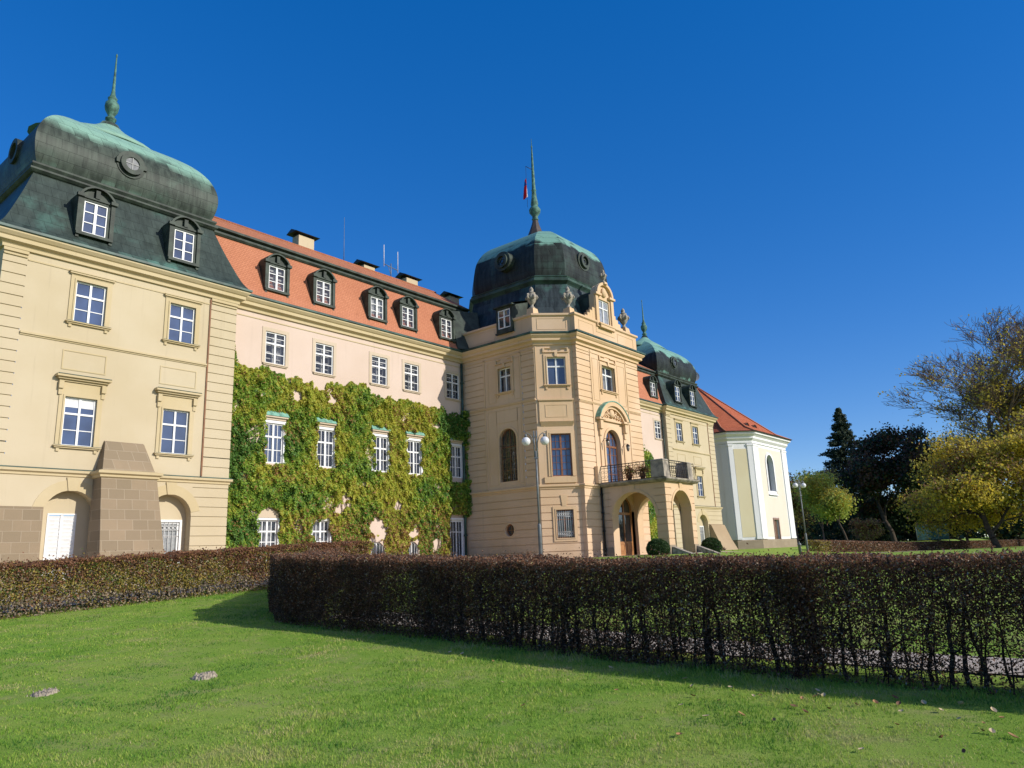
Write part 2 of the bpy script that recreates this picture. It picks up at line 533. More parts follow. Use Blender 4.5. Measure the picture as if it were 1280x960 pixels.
def ring(mb, fr, po, pi, d0, d1, m=0):
    n = len(po)
    for i in range(n):
        j = (i + 1) % n
        mb.quad(fr(*po[i], d1), fr(*po[j], d1), fr(*pi[j], d1), fr(*pi[i], d1), m)
        mb.quad(fr(*po[i], d0), fr(*po[j], d0), fr(*po[j], d1), fr(*po[i], d1), m)
        mb.quad(fr(*pi[i], d1), fr(*pi[j], d1), fr(*pi[j], d0), fr(*pi[i], d0), m)

def window(fr, a, b, c, e, kind='', rec=.12, vb=((.5, .09),), hb=((.66, .08), (.33, .035)), fw=.07, fmat=None, gmat=None, parent=None,
           curtain=0., inner=False, name='window', label=None):
    """frame with bars as the part; pane, curtain, dim room as its sub-parts"""
    fmat = fmat or WHITE; gmat = gmat or GLASS
    mb = MB()
    po, pi = outline(a, b, c, e, kind), outline(a, b, c, e, kind, fw)
    ring(mb, fr, po, pi, -rec - .05, -rec + .02)
    def ztop(u):
        if not kind: return e - fw * .5
        r = (b - a) / 2; x = min(abs(u - (a + b) / 2), r * .98)
        return (e - r if kind == 'arch' else (c + e) / 2) + math.sqrt(r * r - x * x) - fw * .5
    for k, (t, w) in enumerate(vb):
        u = a + (b - a) * t
        zl = c + fw * .5 if kind != 'round' else (c + e) - ztop(u)
        mb.box(fr, u - w / 2, u + w / 2, zl, ztop(u), -rec - .04, -rec + (.028 if w > .06 else .008))
    for k, (t, w) in enumerate(hb):
        z = c + (e - c) * t
        hw = (b - a) / 2 - fw * .5
        if kind == 'arch' and z > e - (b - a) / 2:
            hw = math.sqrt(max(.01, ((b - a) / 2) ** 2 - (z - e + (b - a) / 2) ** 2)) - fw * .5
        um = (a + b) / 2
        mb.box(fr, um - hw, um + hw, z - w / 2, z + w / 2, -rec - .044, -rec + (.024 if w > .06 else .004))
    o = mb.build(name, fmat, parent)
    if label: tag(o, label)
    see = curtain > 0 or inner
    g = MB(); p = outline(a, b, c, e, kind, .03)
    g.add([fr(*q, -rec - .02) for q in p], [list(range(len(p)))])
    g.build('pane', GLASS_S if see else gmat, o)
    if see:
        r = MB(); D = -rec - .55
        for i in range(len(p)):
            q0, q1 = p[i], p[(i + 1) % len(p)]
            r.quad(fr(*q0, -rec - .06), fr(*q1, -rec - .06), fr(*q1, D), fr(*q0, D))
        r.add([fr(*q, D) for q in p], [list(range(len(p)))])
        r.build('dim_room', DARKIN, o)
    if inner:
        q = MB(); r2 = -rec - .22
        ring(q, fr, outline(a, b, c, e, kind, .06), outline(a, b, c, e, kind, .15), r2 - .04, r2)
        um = (a + b) / 2
        q.box(fr, um - .06, um + .06, c + .1, e - .1, r2 - .036, r2 + .004)
        for t in (.2, .4, .62, .8):
            q.box(fr, a + .1, b - .1, c + (e - c) * t - .03, c + (e - c) * t + .03, r2 - .032, r2 + .002)
        q.build('inner_sash', WHITE2, o)
    if curtain > 0:
        q = MB(); D = -rec - .32; w = (b - a - .1); N = 26
        spans = [(a + .05, a + .05 + w * curtain / 2), (b - .05 - w * curtain / 2, b - .05)] if curtain < .98 else [(a + .05, b - .05)]
        for s0, s1 in spans:
            for i in range(N):
                ua, ub = s0 + (s1 - s0) * i / N, s0 + (s1 - s0) * (i + 1) / N
                da, db = D + .03 * math.sin(i * 1.9), D + .03 * math.sin((i + 1) * 1.9)
                q.quad(fr(ua, c + .04, da), fr(ub, c + .04, db), fr(ub, e - .06, db), fr(ua, e - .06, da))
        q.build('curtain', CURTAIN, o)
    return o

def surround(fr, a, b, c, e, w, d, mat, parent, name='window_surround', top=True, bot=False, d0=.002):
    mb = MB()
    mb.box(fr, a - w, a, c - (w if bot else 0), e + (w if top else 0), d0, d)
    mb.box(fr, b, b + w, c - (w if bot else 0), e + (w if top else 0), d0, d)
    if top: mb.box(fr, a, b, e, e + w, d0, d)
    if bot: mb.box(fr, a, b, c - w, c, d0, d)
    return mb.build(name, mat, parent)

def moulding(fr, a, b, prof, mat, parent, name, d0=.003, ends=True):
    """horizontal moulding with returned ends: prof rows (z0,z1,d,grow)"""
    mb = MB()
    for z0, z1, d, g in prof:
        mb.box(fr, a - g, b + g, z0, z1, d0, d)
    return mb.build(name, mat, parent)

def smooth_prof(p, k=5):
    """Catmull-Rom refinement of a profile"""
    out = []
    for i in range(len(p) - 1):
        p0, p1, p2, p3 = p[max(i - 1, 0)], p[i], p[i + 1], p[min(i + 2, len(p) - 1)]
        for j in range(k):
            t = j / k
            out.append(tuple(.5 * (2 * p1[m] + (p2[m] - p0[m]) * t + (2 * p0[m] - 5 * p1[m] + 4 * p2[m] - p3[m]) * t * t + (3 * p1[m] - p0[m] - 3 * p2[m] + p3[m]) * t ** 3) for m in (0, 1)))
    return out + [p[-1]]

def grooves(z0, z1, step):
    n = int((z1 - z0) / step); return [round(z0 + step * (i + 1), 4) for i in range(n) if z0 + step * (i + 1) < z1 - .06]
# ================================================================== the palace
PAL = empty('palace', (41.3, 33, -.3), 'long cream and pink baroque palace with copper domes, orange mansard roofs and an arched porch', 'palace')
LP0, LP1, RP0, RP1 = 8.5, 18.7, 63.9, 74.5
T0, T1 = 35.75, 46.85
LPF = Fr((0, 33.0), (1, 0), (0, -1))
WF = Fr((0, 33.45), (1, 0), (0, -1))
TF = Fr((0, 25.2), (1, 0), (0, -1))
TL = Fr((T0, 33.45), (0, -1), (-1, 0))                 # tower left face, u = 33.45 - Y
q2 = math.sqrt(.5)
TC = Fr((35.75, 27.25), (q2, -q2), (-q2, -q2))          # chamfered corner, 2.475 m long
TR = Fr((45.1, 25.5), (q2, q2), (q2, -q2))
PS = Fr((T1, 27.25), (0, 1), (1, 0))
ZB, ZS, ZG = -.9, 4.0, 13.75

def cornice_prof(g=1.0):
    return [(.0, 12.98), (.10, 12.98), (.10, 13.10), (.16, 13.16), (.30, 13.22), (.30, 13.38), (.36, 13.42), (.46, 13.54), (.46, 13.60), (.0, 13.62)]
GUT = [(.0, 13.60), (.47, 13.60), (.53, 13.64), (.53, 13.74), (.40, 13.78), (.0, 13.79)]
STRING = [(.0, 3.86), (.05, 3.88), (.05, 3.96), (.14, 4.02), (.14, 4.12), (.0, 4.17)]

def run(name, path, prof, mat, label=None, closed=False):
    mb = MB(); mb.sweep(path, prof, closed)
    o = mb.build(name, mat, PAL)
    if label: tag(o, label)
    return o

# ---------------------------------------------------------------- pavilions
def hood_window(fr, a, b, c, e, big, trim, glassm, curt=0., sgn=1):
    w = window(fr, a, b, c, e, parent=PAL, gmat=glassm, curtain=curt, rec=.07)
    sr_ = surround(fr, a, b, c, e, .22, .045, trim, w)
    sr2 = surround(fr, a, b, c, e, .07, .075, trim, w, 'inner_surround')
    if big:
        moulding(fr, a - .28, b + .28, [(e + .62, e + .70, .10, 0), (e + .70, e + .78, .2, .08), (e + .78, e + .88, .3, .16)], trim, w, 'window_hood')
        mb = MB(); mb.box(fr, a - .42, b + .42, e + .882, e + .90, .004, .33); mb.build('hood_flashing', GUTTER, w)
        mb = MB(); mb.box(fr, a - .22, b + .22, e + .222, e + .60, .002, .035); mb.build('frieze_panel', trim, w)
        for s in (a - .30, b + .12):
            mb = MB(); mb.box(fr, s, s + .18, e + .30, e + .615, .004, .16); mb.box(fr, s + .02, s + .16, e + .05, e + .298, .004, .085); mb.build('hood_bracket', trim, w)
    else:
        moulding(fr, a - .24, b + .24, [(e + .22, e + .27, .06, 0), (e + .27, e + .34, .13, .05), (e + .34, e + .37, .16, .08)], trim, w, 'window_hood')
    moulding(fr, a - .24, b + .24, [(c - .10, c - .04, .1, 0), (c - .04, c + .004, .16, .05)], trim, w, 'window_sill')
    mb = MB(); mb.box(fr, a - .27, b + .27, c + .005, c + .016, .004, .17); mb.build('sill_flashing', GUTTER, w)
    for s in (a - .16, b + .04): mb = MB(); mb.box(fr, s, s + .12, c - .24, c - .102, .003, .06); mb.build('sill_block', trim, w)
    if big and a < 12:
        mb = MB(); mb.box(fr, a + .06, b - .06, e - .42, e - .05, -.098, -.078); tag(mb.build('roller_blind', CURTAIN, w), 'white roller blind at the top of the pane')
    return w

def pavilion(P0, P1, wx, first):
    wl = [(x - .62, x + .62) for x in wx]
    fr = LPF
    pal0, pal1 = (P0, P0 + .86), (P1 - 1.35, P1)
    ops = []
    for a, b in wl:
        ops += [(a, b, 10.4, 12.25, '', .12), (a, b, 5.12, 7.17, '', .12)]
    mb = MB()
    gu = grooves(4.2, 12.7, .455)
    facade(mb, fr, P0, P1, ZS, 13.1, ops, [(pal0[0], pal0[1], gu), (pal1[0], pal1[1], gu)])
    nic = [(x - 1.0, x + 1.0, ZB, 3.32, 'arch', .48) for x in wx]
    gg = grooves(-.3, 3.75, .44)
    facade(mb, fr, P0, P1, ZB, ZS, nic, [(wx[1] + 1.0, P1, gg)] if first else [(wx[1] + 1.0, P1, gg), (P0, wx[0] - 1.0, gg)])
    # niche backs
    nb = Fr((0, 33.48), (1, 0), (0, -1))
    for k, x in enumerate(wx):
        w = (x - .62, x + .72, .1, 2.12, '', .1) if k else (x - .66, x + .42, -.2, 2.42, '', .1)
        facade(mb, nb, x - 1.02, x + 1.02, ZB, 3.34, [w])
    # side walls
    for X, s in ((P0, -1), (P1, 1)):
        f2 = Fr((X, 33.0 if s > 0 else 41.8), (0, s), (s, 0))
        facade(mb, f2, 0, 8.8, ZB, 13.1)
    tag(mb.build('facade_wall', CREAM, PAL), 'cream wall of the left end pavilion' if first else 'cream wall of the far end pavilion')
    # arris strips that make the corner pilasters stand proud
    mb = MB()
    mb.box(fr, pal1[0] - .09, pal1[0] - .02, 4.2, 12.9, .004, .05); mb.build('rain_pipe', plain('rusty pipe paint', (.25, .12, .06), (.18, .09, .05)) if first else BROWNW, PAL)
    path = [(P0, 41.8), (P0, 33), (P1, 33), (P1, 41.8)]
    run('string_course', path, STRING, CREAM_TRIM)
    mb = MB(); mb.sweep(path, [(.02, 4.172), (.15, 4.125), (.15, 4.14), (.02, 4.187)]); mb.build('string_flashing', GUTTER, PAL)
    run('cornice', path, cornice_prof(), CREAM_TRIM)
    run('gutter', path, GUT, GUTTER)
    mb = MB(); mb.box(fr, pal0[1] + .02, pal1[0] - .1, 9.46, 9.52, .003, .04); mb.box(fr, pal0[1] + .02, pal1[0] - .1, 9.52, 9.60, .003, .09)
    mb.box(fr, pal0[1] + .02, pal1[0] - .1, 12.62, 12.68, .003, .03); mb.box(fr, P0 + .01, pal0[1], 12.70, 12.78, .003, .06); mb.box(fr, pal1[0], P1 - .01, 12.70, 12.78, .003, .06)
    mb.box(fr, P0 - .02, pal0[1] + .02, 12.84, 12.975, .003, .08); mb.box(fr, pal1[0] - .02, P1 + .02, 12.84, 12.975, .003, .08)
    mb.build('wall_moulding', CREAM_TRIM, PAL)
    for a, b in wl:
        mb = MB(); ring(mb, fr, outline(a - .25, b + .25, 8.3, 9.15, ''), outline(a - .25, b + .25, 8.3, 9.15, '', .05), .002, .022); mb.build('wall_panel', CREAM_TRIM, PAL)
        hood_window(fr, a, b, 10.4, 12.25, False, CREAM_TRIM, GLASS)
        hood_window(fr, a, b, 5.12, 7.17, True, CREAM_TRIM, GLASS)
    # voussoir joints and archivolts over the niches
    for x in wx:
        mb = MB(); mb.arcband(fr, x, 2.32, 1.003, 1.42, 12, 168, .002, .02, 14); mb.build('niche_arch', CREAM_TRIM, PAL)
        mb = MB(); mb.add([fr(x - .16, 3.30, d) for d in (.003, .06)] + [fr(x + .16, 3.30, d) for d in (.003, .06)] + [fr(x - .25, 3.84, d) for d in (.003, .06)] + [fr(x + .25, 3.84, d) for d in (.003, .06)],
                          ((1, 3, 7, 5), (0, 1, 5, 4), (3, 2, 6, 7), (0, 2, 3, 1), (5, 7, 6, 4)))
        mb.build('keystone', CREAM_TRIM, PAL)
    # niche shutters and niche window
    x = wx[0]; a, b = x - .66, x + .42
    mb = MB(); ring(mb, nb, outline(a, b, -.2, 2.42, ''), outline(a, b, -.2, 2.42, '', .06), -.08, .03)
    mb.box(nb, (a + b) / 2 - .05, (a + b) / 2 + .05, -.14, 2.36, -.06, .012)
    sh = mb.build('shutter', WHITE, PAL)
    mb = MB()
    for s0, s1 in ((a + .06, (a + b) / 2 - .05), ((a + b) / 2 + .05, b - .06)):
        for i in range(16):
            z = -.10 + i * .152
            mb.add([nb(s0, z, -.045), nb(s1, z, -.045), nb(s1, z + .135, -.005), nb(s0, z + .135, -.005), nb(s0, z + .15, -.045), nb(s1, z + .15, -.045)], ((0, 1, 2, 3), (3, 2, 5, 4)))
    mb.build('louvres', WHITE, sh)
    x = wx[1]; a, b = x - .62, x + .72
    w = window(nb, a, b, .1, 2.12, parent=PAL, gmat=plain('grey net glass', (.30, .31, .31), (.2, .21, .22), 8, .3, .4), rec=.04, vb=((.5, .06),), hb=((.68, .05),))
    surround(nb, a, b, .1, 2.12, .1, .05, WHITE, w)
    mb = MB()
    for i in range(7):
        u = a + (b - a) * (i + .5) / 7; mb.tube([nb(u, .12, .0), nb(u, 2.1, .0)], .013, 5)
    for z in (.3, .55, 1.5, 1.75, 1.98): mb.tube([nb(a, z, .004), nb(b, z, .004)], .012, 5)
    for i in range(6):
        u = a + (b - a) * (i + 1) / 7; mb.arcband(nb, u, 1.86, .06, .085, 0, 360, -.008, .008, 10); mb.arcband(nb, u, .42, .06, .085, 0, 360, -.008, .008, 10)
    mb.build('window_grille', WHITEIRON, w)

def mansard_pavilion(P0, P1, wx, first):
    path = [(P0, 41.8), (P0, 33), (P1, 33), (P1, 41.8)]
    ring_ = path
    mb = MB(); mb.sweep(ring_, smooth_prof([(.44, 13.76), (.34, 13.86), (.05, 14.35), (-.52, 15.75), (-.98, 17.05)]), closed=True)
    o = mb.build('mansard_roof', COPPER_B, PAL)
    if first: tag(o, 'grey green copper mansard of the left end pavilion')
    mb = MB(); mb.sweep(ring_, [(-1.0, 17.0), (-.9, 17.06), (-.80, 17.16), (-.80, 17.24), (-.95, 17.3), (-.86, 17.44), (-.86, 17.52), (-1.1, 17.62)], closed=True)
    mb.build('roof_band', COPPER_D if first else COPPER_D, PAL)
    prof = [(-1.06, 17.60), (-.94, 17.95), (-.86, 18.45), (-.88, 18.95), (-1.02, 19.45), (-1.25, 19.92), (-1.58, 20.36), (-1.98, 20.74), (-2.6, 21.18), (-3.3, 21.58), (-3.9, 21.86), (-4.38, 22.04)]
    mb = MB(); mb.sweep(ring_, smooth_prof(prof), closed=True, smooth=False)
    dome = mb.build('dome', COPPER_A if first else COPPER_C, PAL)
    cx = (P0 + P1) / 2
    mb = MB()
    mb.lathe((cx, 37.4, 0), [(2.4, 21.0), (1.6, 21.66), (1.0, 22.04), (.6, 22.32), (.36, 22.58), (.27, 22.8)], 24, sx=1.5, sy=.9)
    mb.build('dome_flare', COPPER_A if first else COPPER_C, dome)
    mb = MB()
    mb.lathe((cx, 37.4, .72), [(.26, 21.98), (.20, 22.25), (.27, 22.3), (.27, 22.38), (.14, 22.45), (.18, 22.6), (.31, 22.85), (.35, 23.08), (.33, 23.25), (.22, 23.4), (.2, 23.5), (.24, 23.56), (.15, 23.68), (.11, 23.85), (.08, 24.1), (.05, 25.3), (.03, 26.05), (.05, 26.12), (.05, 26.2), (.01, 26.3)], 12)
    tag(mb.build('finial', VERD, PAL), 'green copper spike finial on the near dome' if first else 'green copper spike finial on the far dome')
    # round dormer window
    oc = 13.4 if first else P0 + 4.5
    of = Fr((0, 33.60), (1, 0), (0, -1)); zc = 18.95
    mb = MB(); ring(mb, of, outline(oc - .54, oc + .54, zc - .54, zc + .54, 'round'), outline(oc - .32, oc + .32, zc - .32, zc + .32, 'round'), -.9, -.06)
    ring(mb, of, outline(oc - .68, oc + .68, zc - .68, zc + .68, 'round'), outline(oc - .52, oc + .52, zc - .52, zc + .52, 'round'), -1.0, -.22)
    for s in (-1, 1):
        mb.box(of, oc + s * .62 - .09, oc + s * .62 + .09, zc - .1, zc + .14, -.5, -.14)
    t = mb.build('round_dormer', COPPER_D, PAL)
    mb = MB(); p = outline(oc - .43, oc + .43, zc - .43, zc + .43, 'round'); mb.add([of(*q, -.12) for q in p], [list(range(len(p)))])
    mb.build('pane', GLASS_L if first else GLASS_D, t)
    mb = MB(); mb.box(of, oc - .022, oc + .022, zc - .40, zc + .40, -.118, -.09); mb.box(of, oc - .40, oc + .40, zc - .02, zc + .02, -.117, -.094); mb.build('glazing_bar', GREYIRON, t)
    # same round dormer on the side that faces left
    sf = Fr((P0 + .86, 39.4), (0, -1), (-1, 0))
    mb = MB(); ring(mb, sf, outline(2.4, 3.6, zc - .6, zc + .6, 'round'), outline(2.6, 3.4, zc - .4, zc + .4, 'round'), -.9, .12)
    p = outline(2.58, 3.42, zc - .42, zc + .42, 'round'); mb.add([sf(*q, -.1) for q in p], [list(range(len(p)))])
    mb.build('round_dormer', COPPER_D, PAL)
    for x in wx: dormer(LPF, x, 14.32, .15, inner=False, glassm=GLASS, w=.77, h=1.85)

def dormer(fr, uc, zs, d, mat=None, inner=True, glassm=None, curt=0., w=.75, h=1.55):
    """copper dormer: front d outward from the frame plane, sill zs"""
    mat = mat or COPPER_D
    mb = MB()
    a, b, c, e = uc - .49, uc + .49, zs + .14, zs + h - .22
    facade(mb, Fr((fr.o[0] + fr.n[0] * d, fr.o[1] + fr.n[1] * d), fr.u, fr.n), uc - w, uc + w, zs, zs + h, [(a, b, c, e, '', .12)])
    zt = zs + h; R = (w * w + .5 ** 2) / (2 * .5); zc = zt + .5 - R
    n = 10; a0 = math.asin(w / R)
    arc = [(uc + R * math.sin(-a0 + 2 * a0 * i / n), zc + R * math.cos(-a0 + 2 * a0 * i / n)) for i in range(n + 1)]
    mb.add([fr(u, z, d - .05) for u, z in arc], [list(range(n + 1))[::-1]])                       # tympanum
    for i in range(n):                                                                          # arched roof
        p, q = arc[i], arc[i + 1]
        mb.quad(fr(*p, d + .16), fr(*q, d + .16), fr(*q, d - 2.1), fr(*p, d - 2.1))
        k = lambda t: (uc + (t[0] - uc) * .86, zc + (t[1] - zc) * .93)
        p2, q2_ = k(p), k(q)
        mb.quad(fr(*p2, d + .16), fr(*q2_, d + .16), fr(*q, d + .16), fr(*p, d + .16))
        mb.quad(fr(*p2, d - .05), fr(*q2_, d - .05), fr(*q2_, d + .16), fr(*p2, d + .16))
    for s in (-1, 1):
        u = uc + s * w
        mb.quad(fr(u, zs - .05, d), fr(u, zt + .02, d), fr(u, zt + .02, d - 2.1), fr(u, zs - .05, d - 2.1))    # cheek
        mb.box(fr, min(u, u - s * .17), max(u, u - s * .17), zs + .08, zt - .12, d + .003, d + .075)
        mb.box(fr, min(u + s * .07, u - s * .22), max(u + s * .07, u - s * .22), zt - .12, zt + .03, d + .004, d + .17)
        mb.box(fr, min(u - s * .02, u - s * .15), max(u - s * .02, u - s * .15), zs - .16, zs + .078, d + .004, d + .05)
    mb.box(fr, uc - w + .01, uc + w - .01, zs - .03, zs + .10, d + .003, d + .13)
    mb.box(fr, uc - w + .18, uc + w - .18, zt - .1, zt - .02, d + .003, d + .06)
    mb.box(fr, uc - .09, uc + .09, zt - .02, zt + .36, d - .048, d + .10)
    dm = mb.build('dormer', mat, PAL)
    f2 = Fr((fr.o[0] + fr.n[0] * d, fr.o[1] + fr.n[1] * d), fr.u, fr.n)
    mb = MB(); po, pi = outline(a, b, c, e, ''), outline(a, b, c, e, '', .05)
    ring(mb, f2, po, pi, -.1, -.03)
    mb.box(f2, uc - .055, uc + .055, c + .03, e - .03, -.1, -.02)
    for t in (.34, .67): mb.box(f2, a + .03, b - .03, c + (e - c) * t - .02, c + (e - c) * t + .02, -.098, -.04)
    mb.build('sash', WHITE, dm)
    mb = MB(); mb.quad(f2(a, c, -.075), f2(b, c, -.075), f2(b, e, -.075), f2(a, e, -.075)); mb.build('pane', GLASS_S if curt or inner else (glassm or GLASS_D), dm)
    if curt or inner:
        mb = MB(); mb.box(f2, a - .1, b + .1, c - .1, e + .1, -.7, -.69); mb.build('dim_room', DARKIN, dm)
        mb = MB()
        if curt:
            for i in range(20):
                u0_, u1_ = a + (b - a) * i / 20, a + (b - a) * (i + 1) / 20
                mb.quad(f2(u0_, c, -.2 + .02 * math.sin(i * 2.)), f2(u1_, c, -.2 + .02 * math.sin((i + 1) * 2.)), f2(u1_, e, -.2 + .02 * math.sin((i + 1) * 2.)), f2(u0_, e, -.2 + .02 * math.sin(i * 2.)))
            mb.build('curtain', CURTAIN, dm)
        else:
            for t in (.2, .52, .84): mb.box(f2, a, b, c + (e - c) * t - .05, c + (e - c) * t + .05, -.24, -.2)
            mb.box(f2, uc - .08, uc + .08, c, e, -.245, -.205)
            mb.build('inner_sash', WHITE2, dm)
    return dm

LW = [11.87, 15.93]
RW = [66.45, 70.0]
pavilion(LP0, LP1, LW, True)
pavilion(RP0, RP1, RW, False)
mansard_pavilion(LP0, LP1, [11.7, 15.72], True)
mansard_pavilion(RP0, RP1, [66.6, 69.9], False)

# stone base left of the first niche, and the buttress
def prism(mb, lo, hi, m=0):
    """lo / hi: four (x,y,z) corners each, counter-clockwise from above"""
    mb.add(list(lo) + list(hi), ((3, 2, 1, 0), (4, 5, 6, 7), (0, 1, 5, 4), (1, 2, 6, 5), (2, 3, 7, 6), (3, 0, 4, 7)), m)
mb = MB(); prism(mb, [(8.3, 32.72, -.9), (10.85, 32.72, -.9), (10.85, 33.1, -.9), (8.3, 33.1, -.9)], [(8.3, 32.9, 2.62), (10.86, 32.9, 2.62), (10.86, 33.1, 2.66), (8.3, 33.1, 2.66)])
tag(mb.build('stone_plinth', STONE, PAL), 'battered ashlar base left of the shuttered niche')
mb = MB()
prism(mb, [(12.66, 31.58, -.9), (15.4, 31.58, -.9), (15.3, 33.05, -.9), (12.66, 33.05, -.9)], [(12.62, 32.18, 3.82), (14.9, 32.18, 3.82), (14.86, 33.05, 3.82), (12.62, 33.05, 3.82)])
prism(mb, [(12.66, 32.22, 4.12), (14.82, 32.22, 4.12), (14.82, 33.05, 4.12), (12.66, 33.05, 4.12)], [(12.92, 32.86, 5.40), (14.55, 32.86, 5.40), (14.55, 33.05, 5.5), (12.92, 33.05, 5.5)])
bt = tag(mb.build('buttress', STONE, PAL), 'big ashlar buttress between the two niches of the left pavilion')
mb = MB(); mb.sweep([(12.60, 33.02), (12.60, 32.17), (14.92, 32.17), (14.92, 33.02)], [(.0, 3.82), (.06, 3.86), (.06, 3.94), (.16, 4.0), (.16, 4.1), (-.05, 4.16)])
mb.add([(12.60, 32.17, 4.14), (14.92, 32.17, 4.14), (14.92, 33.02, 4.14), (12.60, 33.02, 4.14)], [(0, 1, 2, 3)])
mb.build('ledge', CREAM_TRIM, bt)
# small buttress by the far pavilion's niche
mb = MB(); prism(mb, [(71.2, 31.2, -.9), (74.45, 31.2, -.9), (74.45, 33.05, -.9), (71.2, 33.05, -.9)], [(71.2, 32.15, .8), (74.45, 32.15, .8), (74.45, 33.05, .8), (71.2, 33.05, .8)]); prism(mb, [(71.2, 32.15, .802), (74.45, 32.15, .802), (74.45, 33.05, .802), (71.2, 33.05, .802)], [(71.2, 32.78, 2.3), (74.45, 32.78, 2.3), (74.45, 33.05, 2.36), (71.2, 33.05, 2.36)])
tag(mb.build('buttress', plaster('tan render', (.40, .30, .19), (.34, .25, .155)), PAL), 'plastered sloping buttress at the foot of the far pavilion')

# ---------------------------------------------------------------- wings
def wing(x0, x1, tops, pns, gfs, ups):
    mb = MB(); ops = []
    ops += [(x - .61, x + .61, 10.38, 12.13, '', .14) for x in tops]
    ops += [(x - .56, x + .56, 5.14, 7.22, '', .2) for x in pns]
    for x, k in gfs:
        ops.append({'arch': (x - .56, x + .56, .1, 2.26, '', .2), 'small': (x - .5, x + .5, .1, 1.1, 'arch', .25), 'door': (x - .62, x + .62, -.3, 2.42, '', .18)}[k])
    facade(mb, WF, x0, x1, ZB, 13.1, ops)
    mb.build('facade_wall', PINK, PAL)
    path = [(x0, 33.45), (x1, 33.45)]
    run('cornice', path, cornice_prof(), CREAM_TRIM); run('gutter', path, GUT, GUTTER)
    mb = MB(); mb.box(WF, x0, x1, 12.66, 12.71, .002, .03); mb.build('wall_moulding', CREAM_TRIM, PAL)
    for i, x in enumerate(tops):
        w = window(WF, x - .61, x + .61, 10.38, 12.13, parent=PAL, inner=True, curtain=(.5 if i == 0 else 0), rec=.06, hb=((.64, .09), (.32, .04), (.82, .03)), vb=((.5, .10),))
        surround(WF, x - .61, x + .61, 10.38, 12.13, .2, .03, WING_TRIM, w)
        moulding(WF, x - .72, x + .72, [(10.27, 10.33, .07, 0), (10.33, 10.385, .11, .04)], WING_TRIM, w, 'window_sill')
    for i, x in enumerate(pns):
        w = window(WF, x - .56, x + .56, 5.14, 7.22, parent=PAL, curtain=(.0, .55, .7, .35, .9)[i % 5], rec=.05, hb=((.66, .09), (.33, .04)), vb=((.5, .11), (.27, .03), (.73, .03)))
        surround(WF, x - .56, x + .56, 5.14, 7.22, .14, .06, WHITEPL, w)
        moulding(WF, x - .66, x + .66, [(7.38, 7.5, .1, 0), (7.5, 7.58, .2, .08)], WING_TRIM, w, 'window_hood')
        mb = MB(); mb.add([WF(x - .78, 7.585, .24), WF(x + .78, 7.585, .24), WF(x + .72, 7.95, .004), WF(x - .72, 7.95, .004), WF(x - .78, 7.585, .004), WF(x + .78, 7.585, .004)], ((0, 1, 2, 3), (0, 3, 4), (1, 5, 2), (0, 4, 5, 1))); mb.build('hood_flashing', VERDPALE, w)
    for x, k in gfs:
        if k == 'arch':
            w = window(WF, x - .56, x + .56, .1, 2.26, parent=PAL, rec=.10, curtain=.9, hb=((.25, .04), (.5, .04), (.74, .08)), vb=((.5, .10), (.27, .04), (.73, .04)))
            surround(WF, x - .56, x + .56, .1, 2.26, .1, .04, WHITEPL, w)
            mb = MB(); mb.arcband(WF, x, 2.37, .02, .60, 0, 180, .002, .05, 14, ez=.75); mb.build('lunette', WING_TRIM, w)
        elif k == 'small':
            w = window(WF, x - .5, x + .5, .1, 1.1, 'arch', parent=PAL, rec=.14, gmat=GLASS_D, hb=(), vb=((.5, .08),))
            mb = MB()
            for i in range(5): mb.box(WF, x - .4 + i * .2 - .012, x - .4 + i * .2 + .012, .1, .95, -.06, -.035)
            mb.build('window_grille', WHITEIRON, w)
        else:
            w = window(WF, x - .62, x + .62, -.3, 2.42, parent=PAL, rec=.06, gmat=GLASS_D, fw=.13, hb=((.72, .05),), vb=((.5, .07), (.28, .025), (.72, .025)))
            surround(WF, x - .62, x + .62, -.3, 2.42, .12, .05, WHITEPL, w)
    for i, x in enumerate(ups): dormer(WF, x, 14.36, .10, h=1.68, curt=(1 if i == 2 else 0))
    xa, xb = (x0 - 2.0, x1 + 1.6) if x0 < 30 else (x0, x1 + 1.2)
    # roofs: steep lower slope, dark band, shallow upper slope
    mb = MB(); mb.sweep([(xa, 33.45), (xb, 33.45)], [(.44, 13.76), (.34, 13.9), (.06, 14.35), (-.45, 15.75), (-.86, 17.08)], caps=False); mb.build('mansard_roof', TILE_O, PAL)
    mb = MB(); mb.sweep([(xa, 33.45), (xb, 33.45)], [(-.95, 16.98), (-.78, 17.0), (-.70, 17.1), (-.70, 17.2), (-.84, 17.24), (-.62, 17.34), (-.62, 17.46), (-1.2, 17.62)]); mb.build('roof_band', COPPER_D, PAL)
    mb = MB(); mb.sweep([(xa, 33.45), (xb, 33.45)], [(-.75, 17.48), (-.78, 17.54), (-4.05, 19.62), (-4.12, 19.62), (-7.6, 17.4)], caps=False); mb.build('upper_roof', TILE_R, PAL)
    mb = MB(); mb.tube([(xa, 37.53, 19.63), (xb, 37.53, 19.63)], .1, 8); mb.build('ridge_tiles', TILE_R, PAL)

def xs(l): return [83.0 - x for x in l][::-1]
TOPS = [21.27, 24.4, 28.42, 31.05, 34.78]
wing(LP1, T0, TOPS, [21.33, 24.58, 28.5, 31.18, 34.9], [(21.18, 'arch'), (24.4, 'arch'), (28.3, 'small'), (31.0, 'small'), (34.85, 'door')], [21.15, 24.2, 28.15, 30.7, 34.2])
wing(T1, RP0, [48.2, 51.9, 54.6, 58.6, 62.95], [48.2, 51.9, 54.6, 58.6, 62.95], [(48.2, 'door'), (51.9, 'arch'), (54.6, 'arch'), (58.6, 'arch'), (62.95, 'arch')], [48.3, 51.9, 54.6, 58.6, 62.5])

